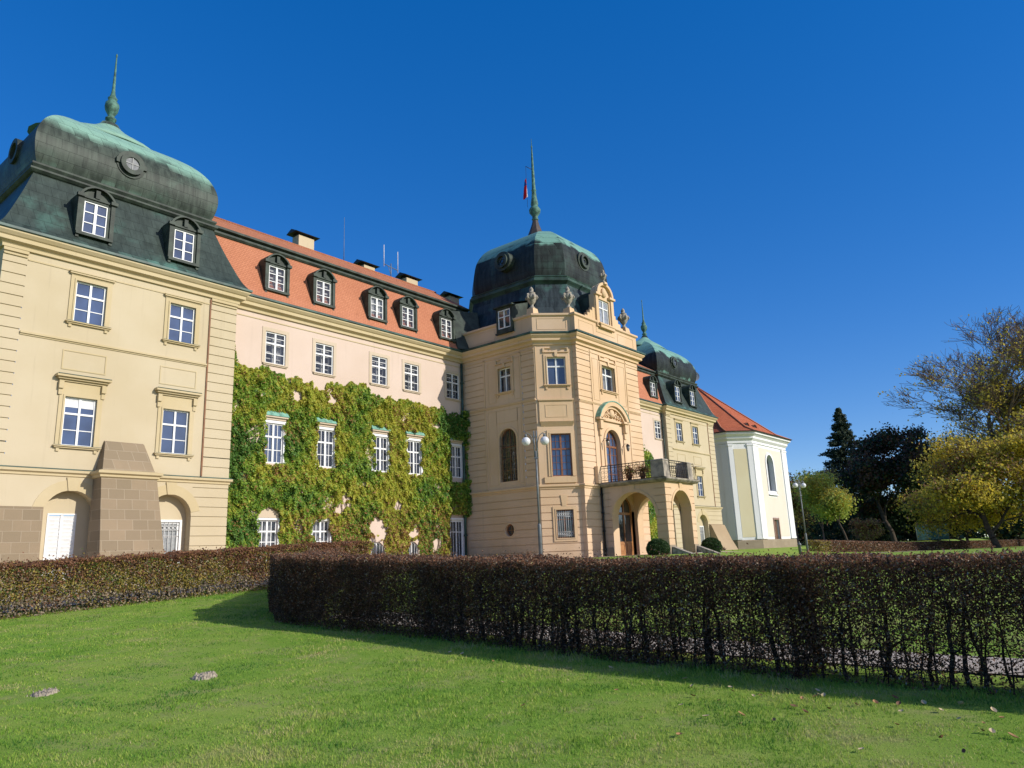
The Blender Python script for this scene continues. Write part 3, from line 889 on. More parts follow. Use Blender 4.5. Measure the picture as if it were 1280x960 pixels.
# ---------------------------------------------------------------- central tower
TPATH = [(T0, 33.45), (35.75, 27.25), (37.5, 25.5), (37.5, 25.2), (45.1, 25.2), (45.1, 25.5), (46.85, 27.25), (T1, 33.45)]
gr = grooves(4.3, 12.75, .41); gl_ = grooves(-.3, 3.8, .46)
mb = MB()
facade(mb, TL, 0, 6.2, ZS, 13.1, [(3.22, 4.28, 10.35, 11.97, '', .22), (3.08, 4.52, 4.58, 7.95, 'arch', .34)], [(0, 1.9, gr), (5.15, 6.2, gr)])
facade(mb, TL, 0, 6.2, ZB, ZS, [(3.3, 4.06, 1.2, 1.96, 'round', .3)], [(0, 6.2, gl_)])
facade(mb, TC, 0, 2.475, ZS, 13.1, [(.80, 2.0, 10.37, 12.18, '', .2), (.80, 2.06, 4.64, 7.27, '', .2)])
facade(mb, TC, 0, 2.475, ZB, ZS, [(.90, 1.96, .94, 2.62, '', .25)], [(0, 2.475, gl_)])
facade(mb, TF, 37.5, 45.1, ZS, 13.1, [(40.3, 41.9, 10.38, 12.08, '', .26), (40.2, 42.0, 4.2, 7.8, 'arch', .34)], [(37.5, 39.0, gr), (43.5, 45.1, gr)])
facade(mb, TF, 37.5, 45.1, ZB, ZS, [], [(37.5, 39.25, gl_), (43.0, 45.1, gl_)])
facade(mb, Fr((37.5, 25.5), (0, -1), (-1, 0)), 0, .3, ZB, 13.1, [], [(0, .3, gl_ + gr)])
facade(mb, Fr((45.1, 25.2), (0, 1), (1, 0)), 0, .3, ZB, 13.1)
facade(mb, TR, 0, 2.475, ZB, 13.1, [], [(0, 2.475, gl_)])
facade(mb, PS, 0, 6.2, ZB, 13.1, [], [(0, 6.2, gl_)])
tag(mb.build('facade_wall', TOWER, PAL), 'apricot plaster walls of the chamfered middle tower')
run('string_course', TPATH, STRING, TOWER_TRIM)
run('cornice', TPATH, cornice_prof(), TOWER_TRIM)
run('gutter', TPATH, GUT, GUTTER)
run('parapet', TPATH, [(.06, 13.7), (.06, 14.86), (.12, 14.9), (.17, 14.94), (.17, 15.06), (-.34, 15.1), (-.34, 13.7)], TOWER)
mb = MB()
for a, b in ((.28, 2.2),):
    ring(mb, TC, outline(a, b, 14.0, 14.75, ''), outline(a, b, 14.0, 14.75, '', .04), .062, .078)
for a, b in ((.3, 3.1),): ring(mb, TL, outline(a, b, 14.0, 14.75, ''), outline(a, b, 14.0, 14.75, '', .04), .062, .078)
for a, b in ((37.9, 39.6), (42.6, 44.7)): ring(mb, TF, outline(a, b, 14.0, 14.7, ''), outline(a, b, 14.0, 14.7, '', .04), .062, .078)
mb.build('parapet_panel', TOWER_TRIM, PAL)
# thin string at 9.5 m and flat panels
mb = MB()
mb.box(TL, .02, 6.18, 9.42, 9.50, .003, .06); mb.box(TL, .02, 6.18, 9.50, 9.54, .003, .09)
mb.box(TF, 37.52, 45.08, 9.30, 9.36, .003, .04); mb.box(TF, 37.52, 45.08, 9.36, 9.41, .003, .07)
for u in (1.98, 5.08): mb.box(TL, u - .05, u + .05, 4.2, 9.40, .003, .04); mb.box(TL, u - .05, u + .05, 9.56, 12.9, .003, .04)
for u in (39.05, 43.45): mb.box(TF, u - .05, u + .05, 9.43, 12.9, .003, .04); mb.box(TF, u - .05, u + .05, 4.2, 9.28, .003, .04)
mb.box(TL, .02, 6.18, 12.70, 12.76, .003, .04); mb.box(TF, 37.52, 45.08, 12.70, 12.76, .003, .04)
mb.build('wall_moulding', TOWER_TRIM, PAL)
for a, b, c, e, f in ((2.3, 3.0, 9.75, 12.5, TL), (4.5, 5.0, 9.75, 12.5, TL), (2.2, 2.95, 4.4, 9.2, TL), (4.66, 5.0, 4.4, 9.2, TL), (2.9, 4.7, 8.35, 9.2, TL), (39.25, 39.95, 9.6, 12.4, TF), (42.3, 43.25, 9.6, 12.4, TF)):
    mb = MB(); ring(mb, f, outline(a, b, c, e, ''), outline(a, b, c, e, '', .035), .002, .02); mb.build('wall_panel', TOWER_TRIM, PAL)
# chamfer: raised panel between the storeys, framed strip
mb = MB()
mb.box(TC, .16, 2.32, 9.30, 9.36, .003, .10); mb.box(TC, .12, 2.36, 9.36, 9.46, .003, .16)
mb.box(TC, .18, 2.30, 8.02, 9.298, .003, .07); ring(mb, TC, outline(.55, 1.95, 8.3, 9.1, ''), outline(.55, 1.95, 8.3, 9.1, '', .04), .071, .09)
mb.add([TC(.18, 8.018, .07), TC(2.30, 8.018, .07), TC(2.30, 8.018, .22), TC(.18, 8.018, .22), TC(.26, 7.72, .004), TC(2.22, 7.72, .004)], ((0, 1, 2, 3), (3, 2, 5, 4), (0, 3, 4), (1, 5, 2)))
mb.box(TC, .08, .12, 9.5, 12.9, .003, .03); mb.box(TC, 2.36, 2.40, 9.5, 12.9, .003, .03)
mb.build('wall_panel', TOWER_TRIM, PAL)

def eared(fr, a, b, c, e, mat, w):
    surround(fr, a, b, c, e, .2, .05, mat, w); surround(fr, a, b, c, e, .06, .08, mat, w, 'inner_surround')
    mb = MB(); uc = (a + b) / 2; W = (b - a) / 2 + .2
    mb.box(fr, uc - W - .05, uc + W + .05, e + .30, e + .34, .003, .09)
    for s in (-1, 1):
        mb.box(fr, uc + s * (W - .02) - .06, uc + s * (W - .02) + .06, e + .342, e + .60, .003, .09)
        mb.box(fr, min(uc + s * .3, uc + s * (W - .1)), max(uc + s * .3, uc + s * (W - .1)), e + .56, e + .60, .003, .088)
    mb.box(fr, uc - .09, uc + .09, e + .03, e + .295, .052, .13)
    mb.build('window_hood', mat, w)
    moulding(fr, a - .22, b + .22, [(c - .12, c - .05, .09, 0), (c - .05, c + .004, .15, .05)], mat, w, 'window_sill')
    for s in (a - .14, b + .02): mb = MB(); mb.box(fr, s, s + .12, c - .3, c - .122, .003, .06); mb.build('sill_block', mat, w)

CROSS = dict(hb=((.67, .09),), vb=((.5, .09),))
w = window(TL, 3.22, 4.28, 10.35, 11.97, parent=PAL, rec=.16, curtain=.75, **CROSS); eared(TL, 3.22, 4.28, 10.35, 11.97, TOWER_TRIM, w)
w = window(TC, .80, 2.0, 10.37, 12.18, parent=PAL, rec=.14, **CROSS); eared(TC, .80, 2.0, 10.37, 12.18, TOWER_TRIM, w)
w = window(TF, 40.3, 41.9, 10.38, 12.08, parent=PAL, rec=.2, curtain=.8, **CROSS); eared(TF, 40.3, 41.9, 10.38, 12.08, TOWER_TRIM, w)
# tall arched grilled window on the left face
w = window(TL, 3.08, 4.52, 4.58, 7.95, 'arch', parent=PAL, rec=.26, fmat=BROWNW, gmat=GLASS_D, hb=((.22, .03), (.44, .03), (.66, .09)), vb=((.5, .09), (.25, .03), (.75, .03)))
tag(w, 'tall arched brown window behind an ornate iron grille')
mb = MB()
for i in range(9):
    u = 3.08 + 1.44 * (i + .5) / 9; top = 7.23 + math.sqrt(max(0, .72 ** 2 - (u - 3.8) ** 2)) - .02
    mb.tube([TL(u, 4.6, -.06), TL(u, top, -.06)], .014, 5)
for z in (4.8, 5.5, 6.2, 6.9): mb.tube([TL(3.1, z, -.055), TL(4.5, z, -.055)], .014, 5)
for z in (5.15, 5.85, 6.55):
    for i in range(4):
        mb.arcband(TL, 3.08 + .36 * (i + .5), z, .11, .14, 0, 360, -.075, -.05, 10)
mb.build('window_grille', plain('gilt iron', (.20, .15, .07), (.10, .08, .04), 3, .5, .4), w)
mb = MB(); mb.arcband(TL, 3.8, 7.23, .723, .86, 0, 180, .002, .04, 16); mb.box(TL, 2.94, 3.077, 4.5, 7.23, .002, .04); mb.box(TL, 4.523, 4.66, 4.5, 7.23, .002, .04); mb.build('window_surround', TOWER_TRIM, w)
w = window(TL, 3.3, 4.06, 1.2, 1.96, 'round', parent=PAL, rec=.22, fmat=BROWNW, gmat=GLASS_D, hb=((.5, .04),), vb=((.5, .04),))
mb = MB(); mb.arcband(TL, 3.68, 1.58, .383, .46, 0, 360, .002, .03, 24)
for s in (-.24, -.08, .08, .24):
    mb.add([TL(3.68 + s * .9 - .012, 2.05, .004), TL(3.68 + s * .9 + .012, 2.05, .004), TL(3.68 + s * 1.7 + .012, 2.5, .004), TL(3.68 + s * 1.7 - .012, 2.5, .004)], [(0, 1, 2, 3)])
mb.build('window_surround', TOWER_TRIM, w)
w = window(TC, .80, 2.06, 4.64, 7.27, parent=PAL, rec=.12, fmat=BROWNW, hb=((.64, .10), (.16, .02), (.32, .02), (.48, .02), (.82, .02)), vb=((.5, .11), (.25, .022), (.75, .022)))
tag(w, 'tall brown framed window with small panes on the tower corner')
surround(TC, .80, 2.06, 4.64, 7.27, .22, .05, TOWER_TRIM, w); surround(TC, .80, 2.06, 4.64, 7.27, .07, .08, TOWER_TRIM, w, 'inner_surround')
mb = MB(); mb.box(TC, .3, 2.3, 4.24, 4.6, .003, .10); mb.build('window_sill', TOWER_TRIM, w)
w = window(TC, .90, 1.96, .94, 2.62, parent=PAL, rec=.18, fmat=BROWNW, gmat=GLASS_D, hb=((.66, .06),), vb=((.5, .08),))
surround(TC, .90, 1.96, .94, 2.62, .2, .05, TOWER_TRIM, w, bot=True); surround(TC, .90, 1.96, .94, 2.62, .06, .08, TOWER_TRIM, w, 'inner_surround', bot=True)
mb = MB()
for i in range(8): mb.tube([TC(.90 + 1.06 * (i + .5) / 8, .96, -.05), TC(.90 + 1.06 * (i + .5) / 8, 2.6, -.05)], .013, 5)
for z in (1.06, 1.32, 2.2, 2.46): mb.tube([TC(.9, z, -.045), TC(1.96, z, -.045)], .013, 5)
for i in range(7):
    for z in (1.19, 2.33): mb.arcband(TC, .90 + 1.06 * (i + 1) / 8, z, .045, .07, 0, 360, -.06, -.04, 8)
mb.build('window_grille', WHITEIRON, w)
mb = MB()
for s in (-1, 1):
    mb.add([TC(1.43 + s * .13 - .015, 2.84, .006), TC(1.43 + s * .13 + .015, 2.84, .006), TC(1.43 + s * .22 + .015, 3.5, .006), TC(1.43 + s * .22 - .015, 3.5, .006)], [(0, 1, 2, 3)])
mb.add([TC(1.3, 2.83, .003), TC(1.56, 2.83, .003), TC(1.64, 3.5, .003), TC(1.22, 3.5, .003), TC(1.3, 2.83, .045), TC(1.56, 2.83, .045), TC(1.64, 3.5, .045), TC(1.22, 3.5, .045)], ((4, 5, 6, 7), (0, 4, 7, 3), (1, 2, 6, 5), (2, 3, 7, 6), (0, 1, 5, 4)))
mb.build('keystone', TOWER_TRIM, PAL)
# balcony door with arched pediment
w = window(TF, 40.2, 42.0, 4.2, 7.8, 'arch', parent=PAL, name='balcony_door', rec=.26, fmat=BROWNW, fw=.12, hb=((.70, .12), (.2, .03), (.38, .03), (.55, .03), (.86, .025)), vb=((.5, .12), (.25, .03), (.75, .03)))
mb = MB(); mb.arcband(TF, 41.1, 6.9, .903, 1.08, 0, 180, .002, .06, 16); mb.box(TF, 40.02, 40.197, 4.2, 6.9, .002, .06); mb.box(TF, 42.003, 42.18, 4.2, 6.9, .002, .06); mb.build('door_surround', TOWER_TRIM, w)
mb = MB()
uc, R, zc = 41.1, 2.06, 7.62
mb.arcband(TF, uc, zc, 1.72, 2.0, 25, 155, .003, .34, 18); mb.arcband(TF, uc, zc, 1.55, 1.70, 25, 155, .003, .2, 18)
mb.box(TF, uc - 1.86, uc - 1.1, 8.30, 8.44, .003, .34); mb.box(TF, uc + 1.1, uc + 1.86, 8.30, 8.44, .003, .34); mb.box(TF, uc - 1.1, uc + 1.1, 8.30, 8.42, .003, .14)
for s in (-1, 1):
    mb.box(TF, uc + s * 1.5 - .16, uc + s * 1.5 + .16, 7.72, 8.298, .003, .26); mb.box(TF, uc + s * 1.5 - .12, uc + s * 1.5 + .12, 7.3, 7.718, .003, .14); mb.box(TF, uc + s * 1.45 - .1, uc + s * 1.45 + .1, 4.2, 7.298, .003, .07)
mb.build('pediment', TOWER_TRIM, w)
mb = MB(); mb.arcband(TF, uc, zc, 2.002, 2.06, 24, 156, .003, .38, 18); mb.build('pediment_flashing', VERDPALE, w)
mb = MB()                                                          # relief in the pediment: shield between scrolls
mb.lathe(TF(uc, 8.62, .08), [(.02, -.02), (.2, .0), (.28, .2), (.26, .4), (.1, .52)], 12, sy=.45)
for s in (-1, 1):
    for k, (dx, dz, r) in enumerate(((.42, .16, .16), (.72, .08, .13), (.98, .02, .10), (.55, .42, .11))):
        mb.arcband(TF, uc + s * dx, 8.6 + dz, r * .45, r, 0, 300, .02, .13, 12)
mb.build('carved_relief', TOWER_TRIM, w)

# tower roof, dome and spire
DPOLY = [(37.72, 28.28), (39.15, 26.85), (44.47, 26.85), (45.9, 28.28), (45.9, 33.85), (44.47, 35.3), (39.15, 35.3), (37.72, 33.85)]
mb = MB(); mb.sweep(DPOLY, [(1.05, 14.3), (.72, 15.2), (.34, 16.6), (.12, 17.9)], closed=True)
mb.build('tower_roof', copper('blue grey tower copper', (.012, .018, .02), (.045, .06, .066), (.14, .36, .29), (.2, .44, .35), .55, 1.0, mottle=.55, sheet=(.9, .7)), PAL)
mb = MB(); mb.sweep(DPOLY, [(.1, 17.8), (.2, 17.92), (.36, 18.06), (.38, 18.2), (.22, 18.3), (.28, 18.4), (.1, 18.5), (-.1, 18.5)], closed=True); mb.build('roof_band', plain('mossy copper band', (.05, .10, .08), (.022, .04, .034), 1.2, .6), PAL)
mb = MB(); mb.sweep(DPOLY, smooth_prof([(-.04, 18.48), (.05, 18.9), (.08, 19.5), (.0, 20.2), (-.15, 20.9), (-.42, 21.45), (-.8, 21.95), (-1.4, 22.42), (-2.15, 22.78), (-2.9, 23.05), (-3.6, 23.28)]), closed=True)
dome = tag(mb.build('dome', COPPER_C, PAL), 'dark chamfered dome of the middle tower with pale green crown')
mb = MB(); mb.lathe((41.78, 31.07, 0), [(.95, 23.05), (.66, 23.6), (.44, 24.15), (.28, 24.6), (.2, 24.95)], 8, smooth=False); mb.build('spire_base', LEAD, dome)
mb = MB(); mb.lathe((41.78, 31.07, 0), [(.2, 24.9), (.28, 25.0), (.2, 25.12), (.24, 25.3), (.42, 25.55), (.45, 25.8), (.34, 25.98), (.24, 26.1), (.3, 26.25), (.27, 26.45), (.2, 26.9), (.16, 27.4), (.21, 27.44), (.15, 27.5), (.12, 28.6), (.08, 30.2), (.045, 31.1), (.07, 31.2), (.03, 31.3), (.015, 31.9)], 12)
sp = tag(mb.build('finial', VERD, PAL), 'tall green copper spire carrying the flag')
mb = MB(); mb.tube([(41.78, 31.07, 29.2), (41.2, 31.3, 29.35)], .025, 6); mb.tube([(41.2, 31.3, 29.35), (41.2, 31.3, 25.9)], .012, 5); mb.build('flag_arm', IRON, sp)
# round dormers on the dome
for fr, uc, zc, d in ((TL, 33.45 - 30.7, 20.12, -1.38), (TF, 41.5, 20.2, -1.52)):
    mb = MB(); f2 = Fr((fr.o[0] + fr.n[0] * d, fr.o[1] + fr.n[1] * d), fr.u, fr.n)
    ring(mb, f2, outline(uc - .52, uc + .52, zc - .52, zc + .52, 'round'), outline(uc - .34, uc + .34, zc - .34, zc + .34, 'round'), -1.1, .14)
    ring(mb, f2, outline(uc - .70, uc + .70, zc - .70, zc + .70, 'round'), outline(uc - .5, uc + .5, zc - .5, zc + .5, 'round'), -1.1, -.02)
    t = mb.build('round_dormer', COPPER_D, PAL)
    mb = MB(); p = outline(uc - .36, uc + .36, zc - .36, zc + .36, 'round'); mb.add([f2(*q, -.02) for q in p], [list(range(len(p)))]); mb.build('pane', GLASS_D, t)
    mb = MB(); ring(mb, f2, outline(uc - .2, uc + .2, zc - .2, zc + .2, 'round'), outline(uc - .13, uc + .13, zc - .13, zc + .13, 'round'), -.015, .03); mb.build('glazing_bar', COPPER_D, t)
# dormer of the left face, shed roofed, standing in the parapet
mb = MB(); f2 = Fr((T0 - .24, 33.45), (0, -1), (-1, 0)); a, b = 3.56, 4.6
facade(mb, f2, a - .16, b + .16, 14.3, 16.0, [(a, b, 14.55, 15.82, '', .1)])
for s in (a - .16, b + .16): mb.quad(f2(s, 14.3, 0), f2(s, 16.0, 0), f2(s, 16.8, -2.4), f2(s, 14.3, -2.4))
mb.box(f2, a - .3, b + .3, 16.0, 16.09, -.25, .16); mb.quad(f2(a - .3, 16.09, .16), f2(b + .3, 16.09, .16), f2(b + .3, 16.95, -2.4), f2(a - .3, 16.95, -2.4))
mb.box(f2, a - .22, b + .22, 14.2, 14.298, -.1, .06)
dm = mb.build('dormer', COPPER_D, PAL)
mb = MB(); ring(mb, f2, outline(a, b, 14.55, 15.82, ''), outline(a, b, 14.55, 15.82, '', .07), -.08, -.02); mb.box(f2, (a + b) / 2 - .05, (a + b) / 2 + .05, 14.6, 15.77, -.075, -.01); mb.box(f2, a + .05, b - .05, 15.3, 15.36, -.07, -.015); mb.build('sash', WHITE, dm)
mb = MB(); mb.quad(f2(a, 14.55, -.06), f2(b, 14.55, -.06), f2(b, 15.82, -.06), f2(a, 15.82, -.06)); mb.build('pane', GLASS_D, dm)
# stone gable dormer of the front
a, b, c, e = 40.45, 41.75, 14.95, 16.75
mb = MB()
f2 = Fr((0, 25.12), (1, 0), (0, -1))
facade(mb, f2, a - .5, b + .5, 14.3, 17.0, [(a, b, c, e, '', .2)])
for s in (a - .5, b + .5): mb.quad(f2(s, 14.3, 0), f2(s, 17.0, 0), f2(s, 17.0, -.42), f2(s, 14.3, -.42))
uc = (a + b) / 2
p = [(uc - 1.15, 17.0), (uc + 1.15, 17.0)] + [(uc + .95 * math.cos(math.pi * t / 12), 17.05 + .85 * math.sin(math.pi * t / 12)) for t in range(13)]
mb.add([f2(*q, 0) for q in p] + [f2(*q, -.42) for q in p], [list(range(len(p)))] + [[i, (i + 1) % len(p), (i + 1) % len(p) + len(p), i + len(p)] for i in range(len(p))])
mb.arcband(f2, uc, 17.05, .82, 1.02, 0, 180, .003, .2, 14, ez=.9); mb.box(f2, uc - 1.2, uc - .5, 16.92, 17.07, .003, .22); mb.box(f2, uc + .5, uc + 1.2, 16.92, 17.07, .003, .22)
mb.lathe(f2(uc, 16.95, .06), [(.05, 0), (.22, .08), (.3, .35), (.2, .6), (.05, .7)], 12, sy=.5)
for s in (-1, 1): mb.box(f2, uc + s * .95 - .16, uc + s * .95 + .16, 14.7, 16.915, .003, .1)
for s in (-1, 1):                                                     # stepped scrolls beside the gable
    for k in range(4): mb.box(f2, min(uc + s * (1.16 + k * .3), uc + s * (1.46 + k * .3)), max(uc + s * (1.16 + k * .3), uc + s * (1.46 + k * .3)), 14.9, 15.95 - k * .24, -.3, -.02 - k * .004)
mb.box(f2, a - .2, b + .2, c - .3, c - .1, .003, .22); mb.box(f2, a - .32, b + .32, c - .1, c - .002, .003, .26)
dm = tag(mb.build('dormer', TOWER_TRIM, PAL), 'apricot gabled dormer over the front cornice of the tower')
mb = MB(); p = [(uc - .95, 14.3), (uc + .95, 14.3), (uc + .95, 16.9)] + [(uc + .8 * math.cos(math.pi * t / 10), 16.95 + .6 * math.sin(math.pi * t / 10)) for t in range(11)] + [(uc - .95, 16.9)]
mb.add([f2(*q, -.40) for q in p] + [f2(*q, -2.6) for q in p], [[i, (i + 1) % len(p), (i + 1) % len(p) + len(p), i + len(p)] for i in range(len(p))]); mb.build('dormer_roof', COPPER_D, dm)
mb = MB(); ring(mb, f2, outline(a, b, c, e, ''), outline(a, b, c, e, '', .08), -.16, -.1); mb.box(f2, uc - .05, uc + .05, c + .05, e - .05, -.155, -.085); mb.box(f2, a + .05, b - .05, 16.12, 16.2, -.15, -.09); mb.build('sash', WHITE, dm)
mb = MB(); mb.quad(f2(a, c, -.14), f2(b, c, -.14), f2(b, e, -.14), f2(a, e, -.14)); mb.build('pane', plain('pale net glass', (.30, .32, .36), (.2, .22, .26), 5, .2, .5), dm)
# low link roof between wing and tower dome
mb = MB(); prism(mb, [(34.9, 33.0, 13.8), (36.6, 32.2, 13.8), (37.4, 36, 13.8), (35.6, 36, 13.8)], [(35.4, 34.1, 16.9), (37.3, 33.3, 17.0), (37.4, 36, 17.2), (35.9, 36, 17.2)]); mb.build('link_roof', COPPER_D, PAL)

# ---------------------------------------------------------------- porch with balcony
PX0, PX1, PY = 39.3, 43.0, 20.75
PL = Fr((PX0, 25.2), (0, -1), (-1, 0)); PF = Fr((0, PY), (1, 0), (0, -1)); PR = Fr((PX1, PY), (0, 1), (1, 0))
gp = grooves(-.2, 3.9, .42)
mb = MB()
side = (.72, 3.74, ZB, 3.5, 'arch', .7); frn = (40.02, 42.44, ZB, 3.5, 'arch', .7)
facade(mb, PL, 0, 4.45, ZB, 4.0, [side], [(0, .72, gp), (3.74, 4.45, gp)])
facade(mb, PF, PX0, PX1, ZB, 4.0, [frn], [(PX0, 40.02, gp), (42.44, PX1, gp)])
facade(mb, PR, 0, 4.45, ZB, 4.0, [(.71, 3.73, ZB, 3.5, 'arch', .7)], [(0, .71, gp), (3.73, 4.45, gp)])
# inner faces and ceiling
pi1, pi2, pi3 = Fr((PX0 + .7, 21.45), (0, 1), (1, 0)), Fr((0, PY + .7), (-1, 0), (0, 1)), Fr((PX1 - .7, 25.2), (0, -1), (-1, 0))
facade(mb, pi1, .0, 3.75, ZB, 3.8, [(.01, 3.03, ZB, 3.5, 'arch', .0)])
facade(mb, pi2, -(PX1 - .7), -(PX0 + .7), ZB, 3.8, [(-42.29, -40.02, ZB, 3.5, '', .0)])
facade(mb, pi3, .0, 3.75, ZB, 3.8, [(.72, 3.74, ZB, 3.5, 'arch', .0)])
mb.quad((PX0 + .5, PY + .5, 3.7), (PX0 + .5, 25.2, 3.7), (PX1 - .5, 25.2, 3.7), (PX1 - .5, PY + .5, 3.7))
# vestibule wall carrying the door
VF = Fr((0, 24.7), (1, 0), (0, -1))
facade(mb, VF, PX0 + .02, PX1 - .02, ZB, 3.72, [(40.3, 42.3, ZB, 3.5, 'arch', .28)])
pw = tag(mb.build('porch', TOWER, PAL), 'apricot porch with round arches on its front and sides')
mb = MB(); mb.arcband(PL, 2.23, 1.99, 1.513, 1.68, 0, 180, .003, .04, 18); mb.build('archivolt', TOWER_TRIM, pw)
mb = MB(); mb.arcband(PF, 41.23, 2.29, 1.213, 1.36, 0, 180, .003, .04, 18); mb.build('archivolt', TOWER_TRIM, pw)
for fr, uc, zc in ((PL, 2.23, 3.5), (PF, 41.23, 3.5)):
    mb = MB(); mb.add([fr(uc - .14, zc - .02, .045), fr(uc + .14, zc - .02, .045), fr(uc + .2, 3.98, .07), fr(uc - .2, 3.98, .07), fr(uc - .14, zc - .02, 0), fr(uc + .14, zc - .02, 0), fr(uc + .2, 3.98, 0), fr(uc - .2, 3.98, 0)], ((0, 1, 2, 3), (0, 3, 7, 4), (1, 5, 6, 2), (0, 4, 5, 1))); mb.build('keystone', TOWER_TRIM, pw)
for fr, a, b in ((PL, 0, .72), (PL, 3.74, 4.445), (PF, PX0 - .04, 40.02), (PF, 42.44, PX1)): mb = MB(); mb.box(fr, a, b, ZB, .28, .003, .04); mb.build('porch_plinth', SOCLE, pw)
mb = MB(); mb.sweep([(38.98, 25.18), (38.98, 20.43), (43.32, 20.43), (43.32, 25.18)], [(-.32, 3.93), (-.12, 3.97), (.0, 4.06), (.03, 4.10), (.03, 4.18), (-.3, 4.23)])
mb.add([(38.98, 25.2, 4.22), (38.98, 20.5, 4.22), (43.3, 20.5, 4.22), (43.3, 25.2, 4.22)], [(0, 1, 2, 3)]); mb.build('balcony_slab', PIERST, pw)
for x0, x1, y0, y1 in ((38.9, 39.62, 20.5, 21.36), (42.02, 42.66, 20.5, 21.3)):
    mb = MB(); prism(mb, [(x0, y0, 4.2), (x1, y0, 4.2), (x1, y1, 4.2), (x0, y1, 4.2)], [(x0 + .03, y0 + .05, 5.16), (x1 - .03, y0 + .05, 5.16), (x1 - .03, y1, 5.16), (x0 + .03, y1, 5.16)])
    prism(mb, [(x0, y0 + .02, 5.163), (x1, y0 + .02, 5.163), (x1, y1, 5.163), (x0, y1, 5.163)], [(x0 + .04, y0 + .08, 5.25), (x1 - .04, y0 + .08, 5.25), (x1 - .04, y1, 5.25), (x0 + .04, y1, 5.25)])
    mb.build('balcony_pier', PIERST, pw)
mb = MB(); mb.box(TF, 38.72, 39.72, 4.18, 5.25, .003, .26); mb.build('balcony_pier', TOWER_TRIM, pw)
def railing(p, q, n):
    mb = MB(); p, q = Vector(p), Vector(q)
    for h in (.12, .86, 1.0): mb.tube([p + Vector((0, 0, h)), q + Vector((0, 0, h))], .018 if h < 1 else .026, 6)
    for i in range(n + 1):
        t = p.lerp(q, i / n); mb.tube([t, t + Vector((0, 0, 1.0))], .013 if i % 4 else .02, 5)
    dr = (q - p).normalized()
    for i in range(n):
        c_ = p.lerp(q, (i + .5) / n)
        for h, r in ((.32, .085), (.62, .085)):
            mb.tube([c_ + dr * r * math.cos(a * .7) + Vector((0, 0, h + r * math.sin(a * .7))) for a in range(10)], .009, 4, cap=False)
    mb.build('balcony_railing', IRON, pw)
railing((39.05, 24.94, 4.22), (39.05, 21.4, 4.22), 14); railing((39.65, 20.62, 4.22), (42.0, 20.62, 4.22), 10); railing((43.2, 20.7, 4.22), (43.2, 24.94, 4.22), 14)
# front door
w = window(VF, 40.3, 42.3, -.3, 3.5, 'arch', parent=PAL, name='front_door', rec=.2, fmat=OAK, gmat=GLASS_D, fw=.13, hb=((.70, .16), (.035, .2)), vb=((.5, .12), (.08, .08), (.92, .08)))
tag(w, 'honey coloured double door with dark glass under a fanlight')
mb = MB()
for s0, s1 in ((40.5, 41.2), (41.4, 42.1)): mb.box(VF, s0, s1, -.12, .62, -.235, -.16); ring(mb, VF, outline(s0 + .08, s1 - .08, 0, .52, ''), outline(s0 + .08, s1 - .08, 0, .52, '', .06), -.162, -.14)
mb.build('door_panel', OAK, w)
mb = MB(); mb.tube([VF(41.24, .85, -.14), VF(41.24, 1.15, -.14)], .02, 6); mb.build('handle', IRON, w)
mb = MB(); mb.box(VF, 40.1, 42.5, -.6, -.28, .01, .9); mb.build('door_step', plain('red carpet step', (.32, .045, .04), (.24, .03, .03)), PAL)
# porch steps flanked by stone cheeks
mb = MB()
for k in range(3): mb.box(PF, 39.9, 42.6, ZB, -.22 - k * .13, .06 + k * .36, .42 + k * .36)
st = mb.build('porch_steps', SANDST, PAL)
for x in (39.45, 42.65):
    mb = MB(); prism(mb, [(x, 19.1, -.9), (x + .42, 19.1, -.9), (x + .42, 20.68, -.9), (x, 20.68, -.9)], [(x, 19.1, -.42), (x + .42, 19.1, -.42), (x + .42, 20.68, .18), (x, 20.68, .18)]); mb.build('step_cheek', SANDST, st)

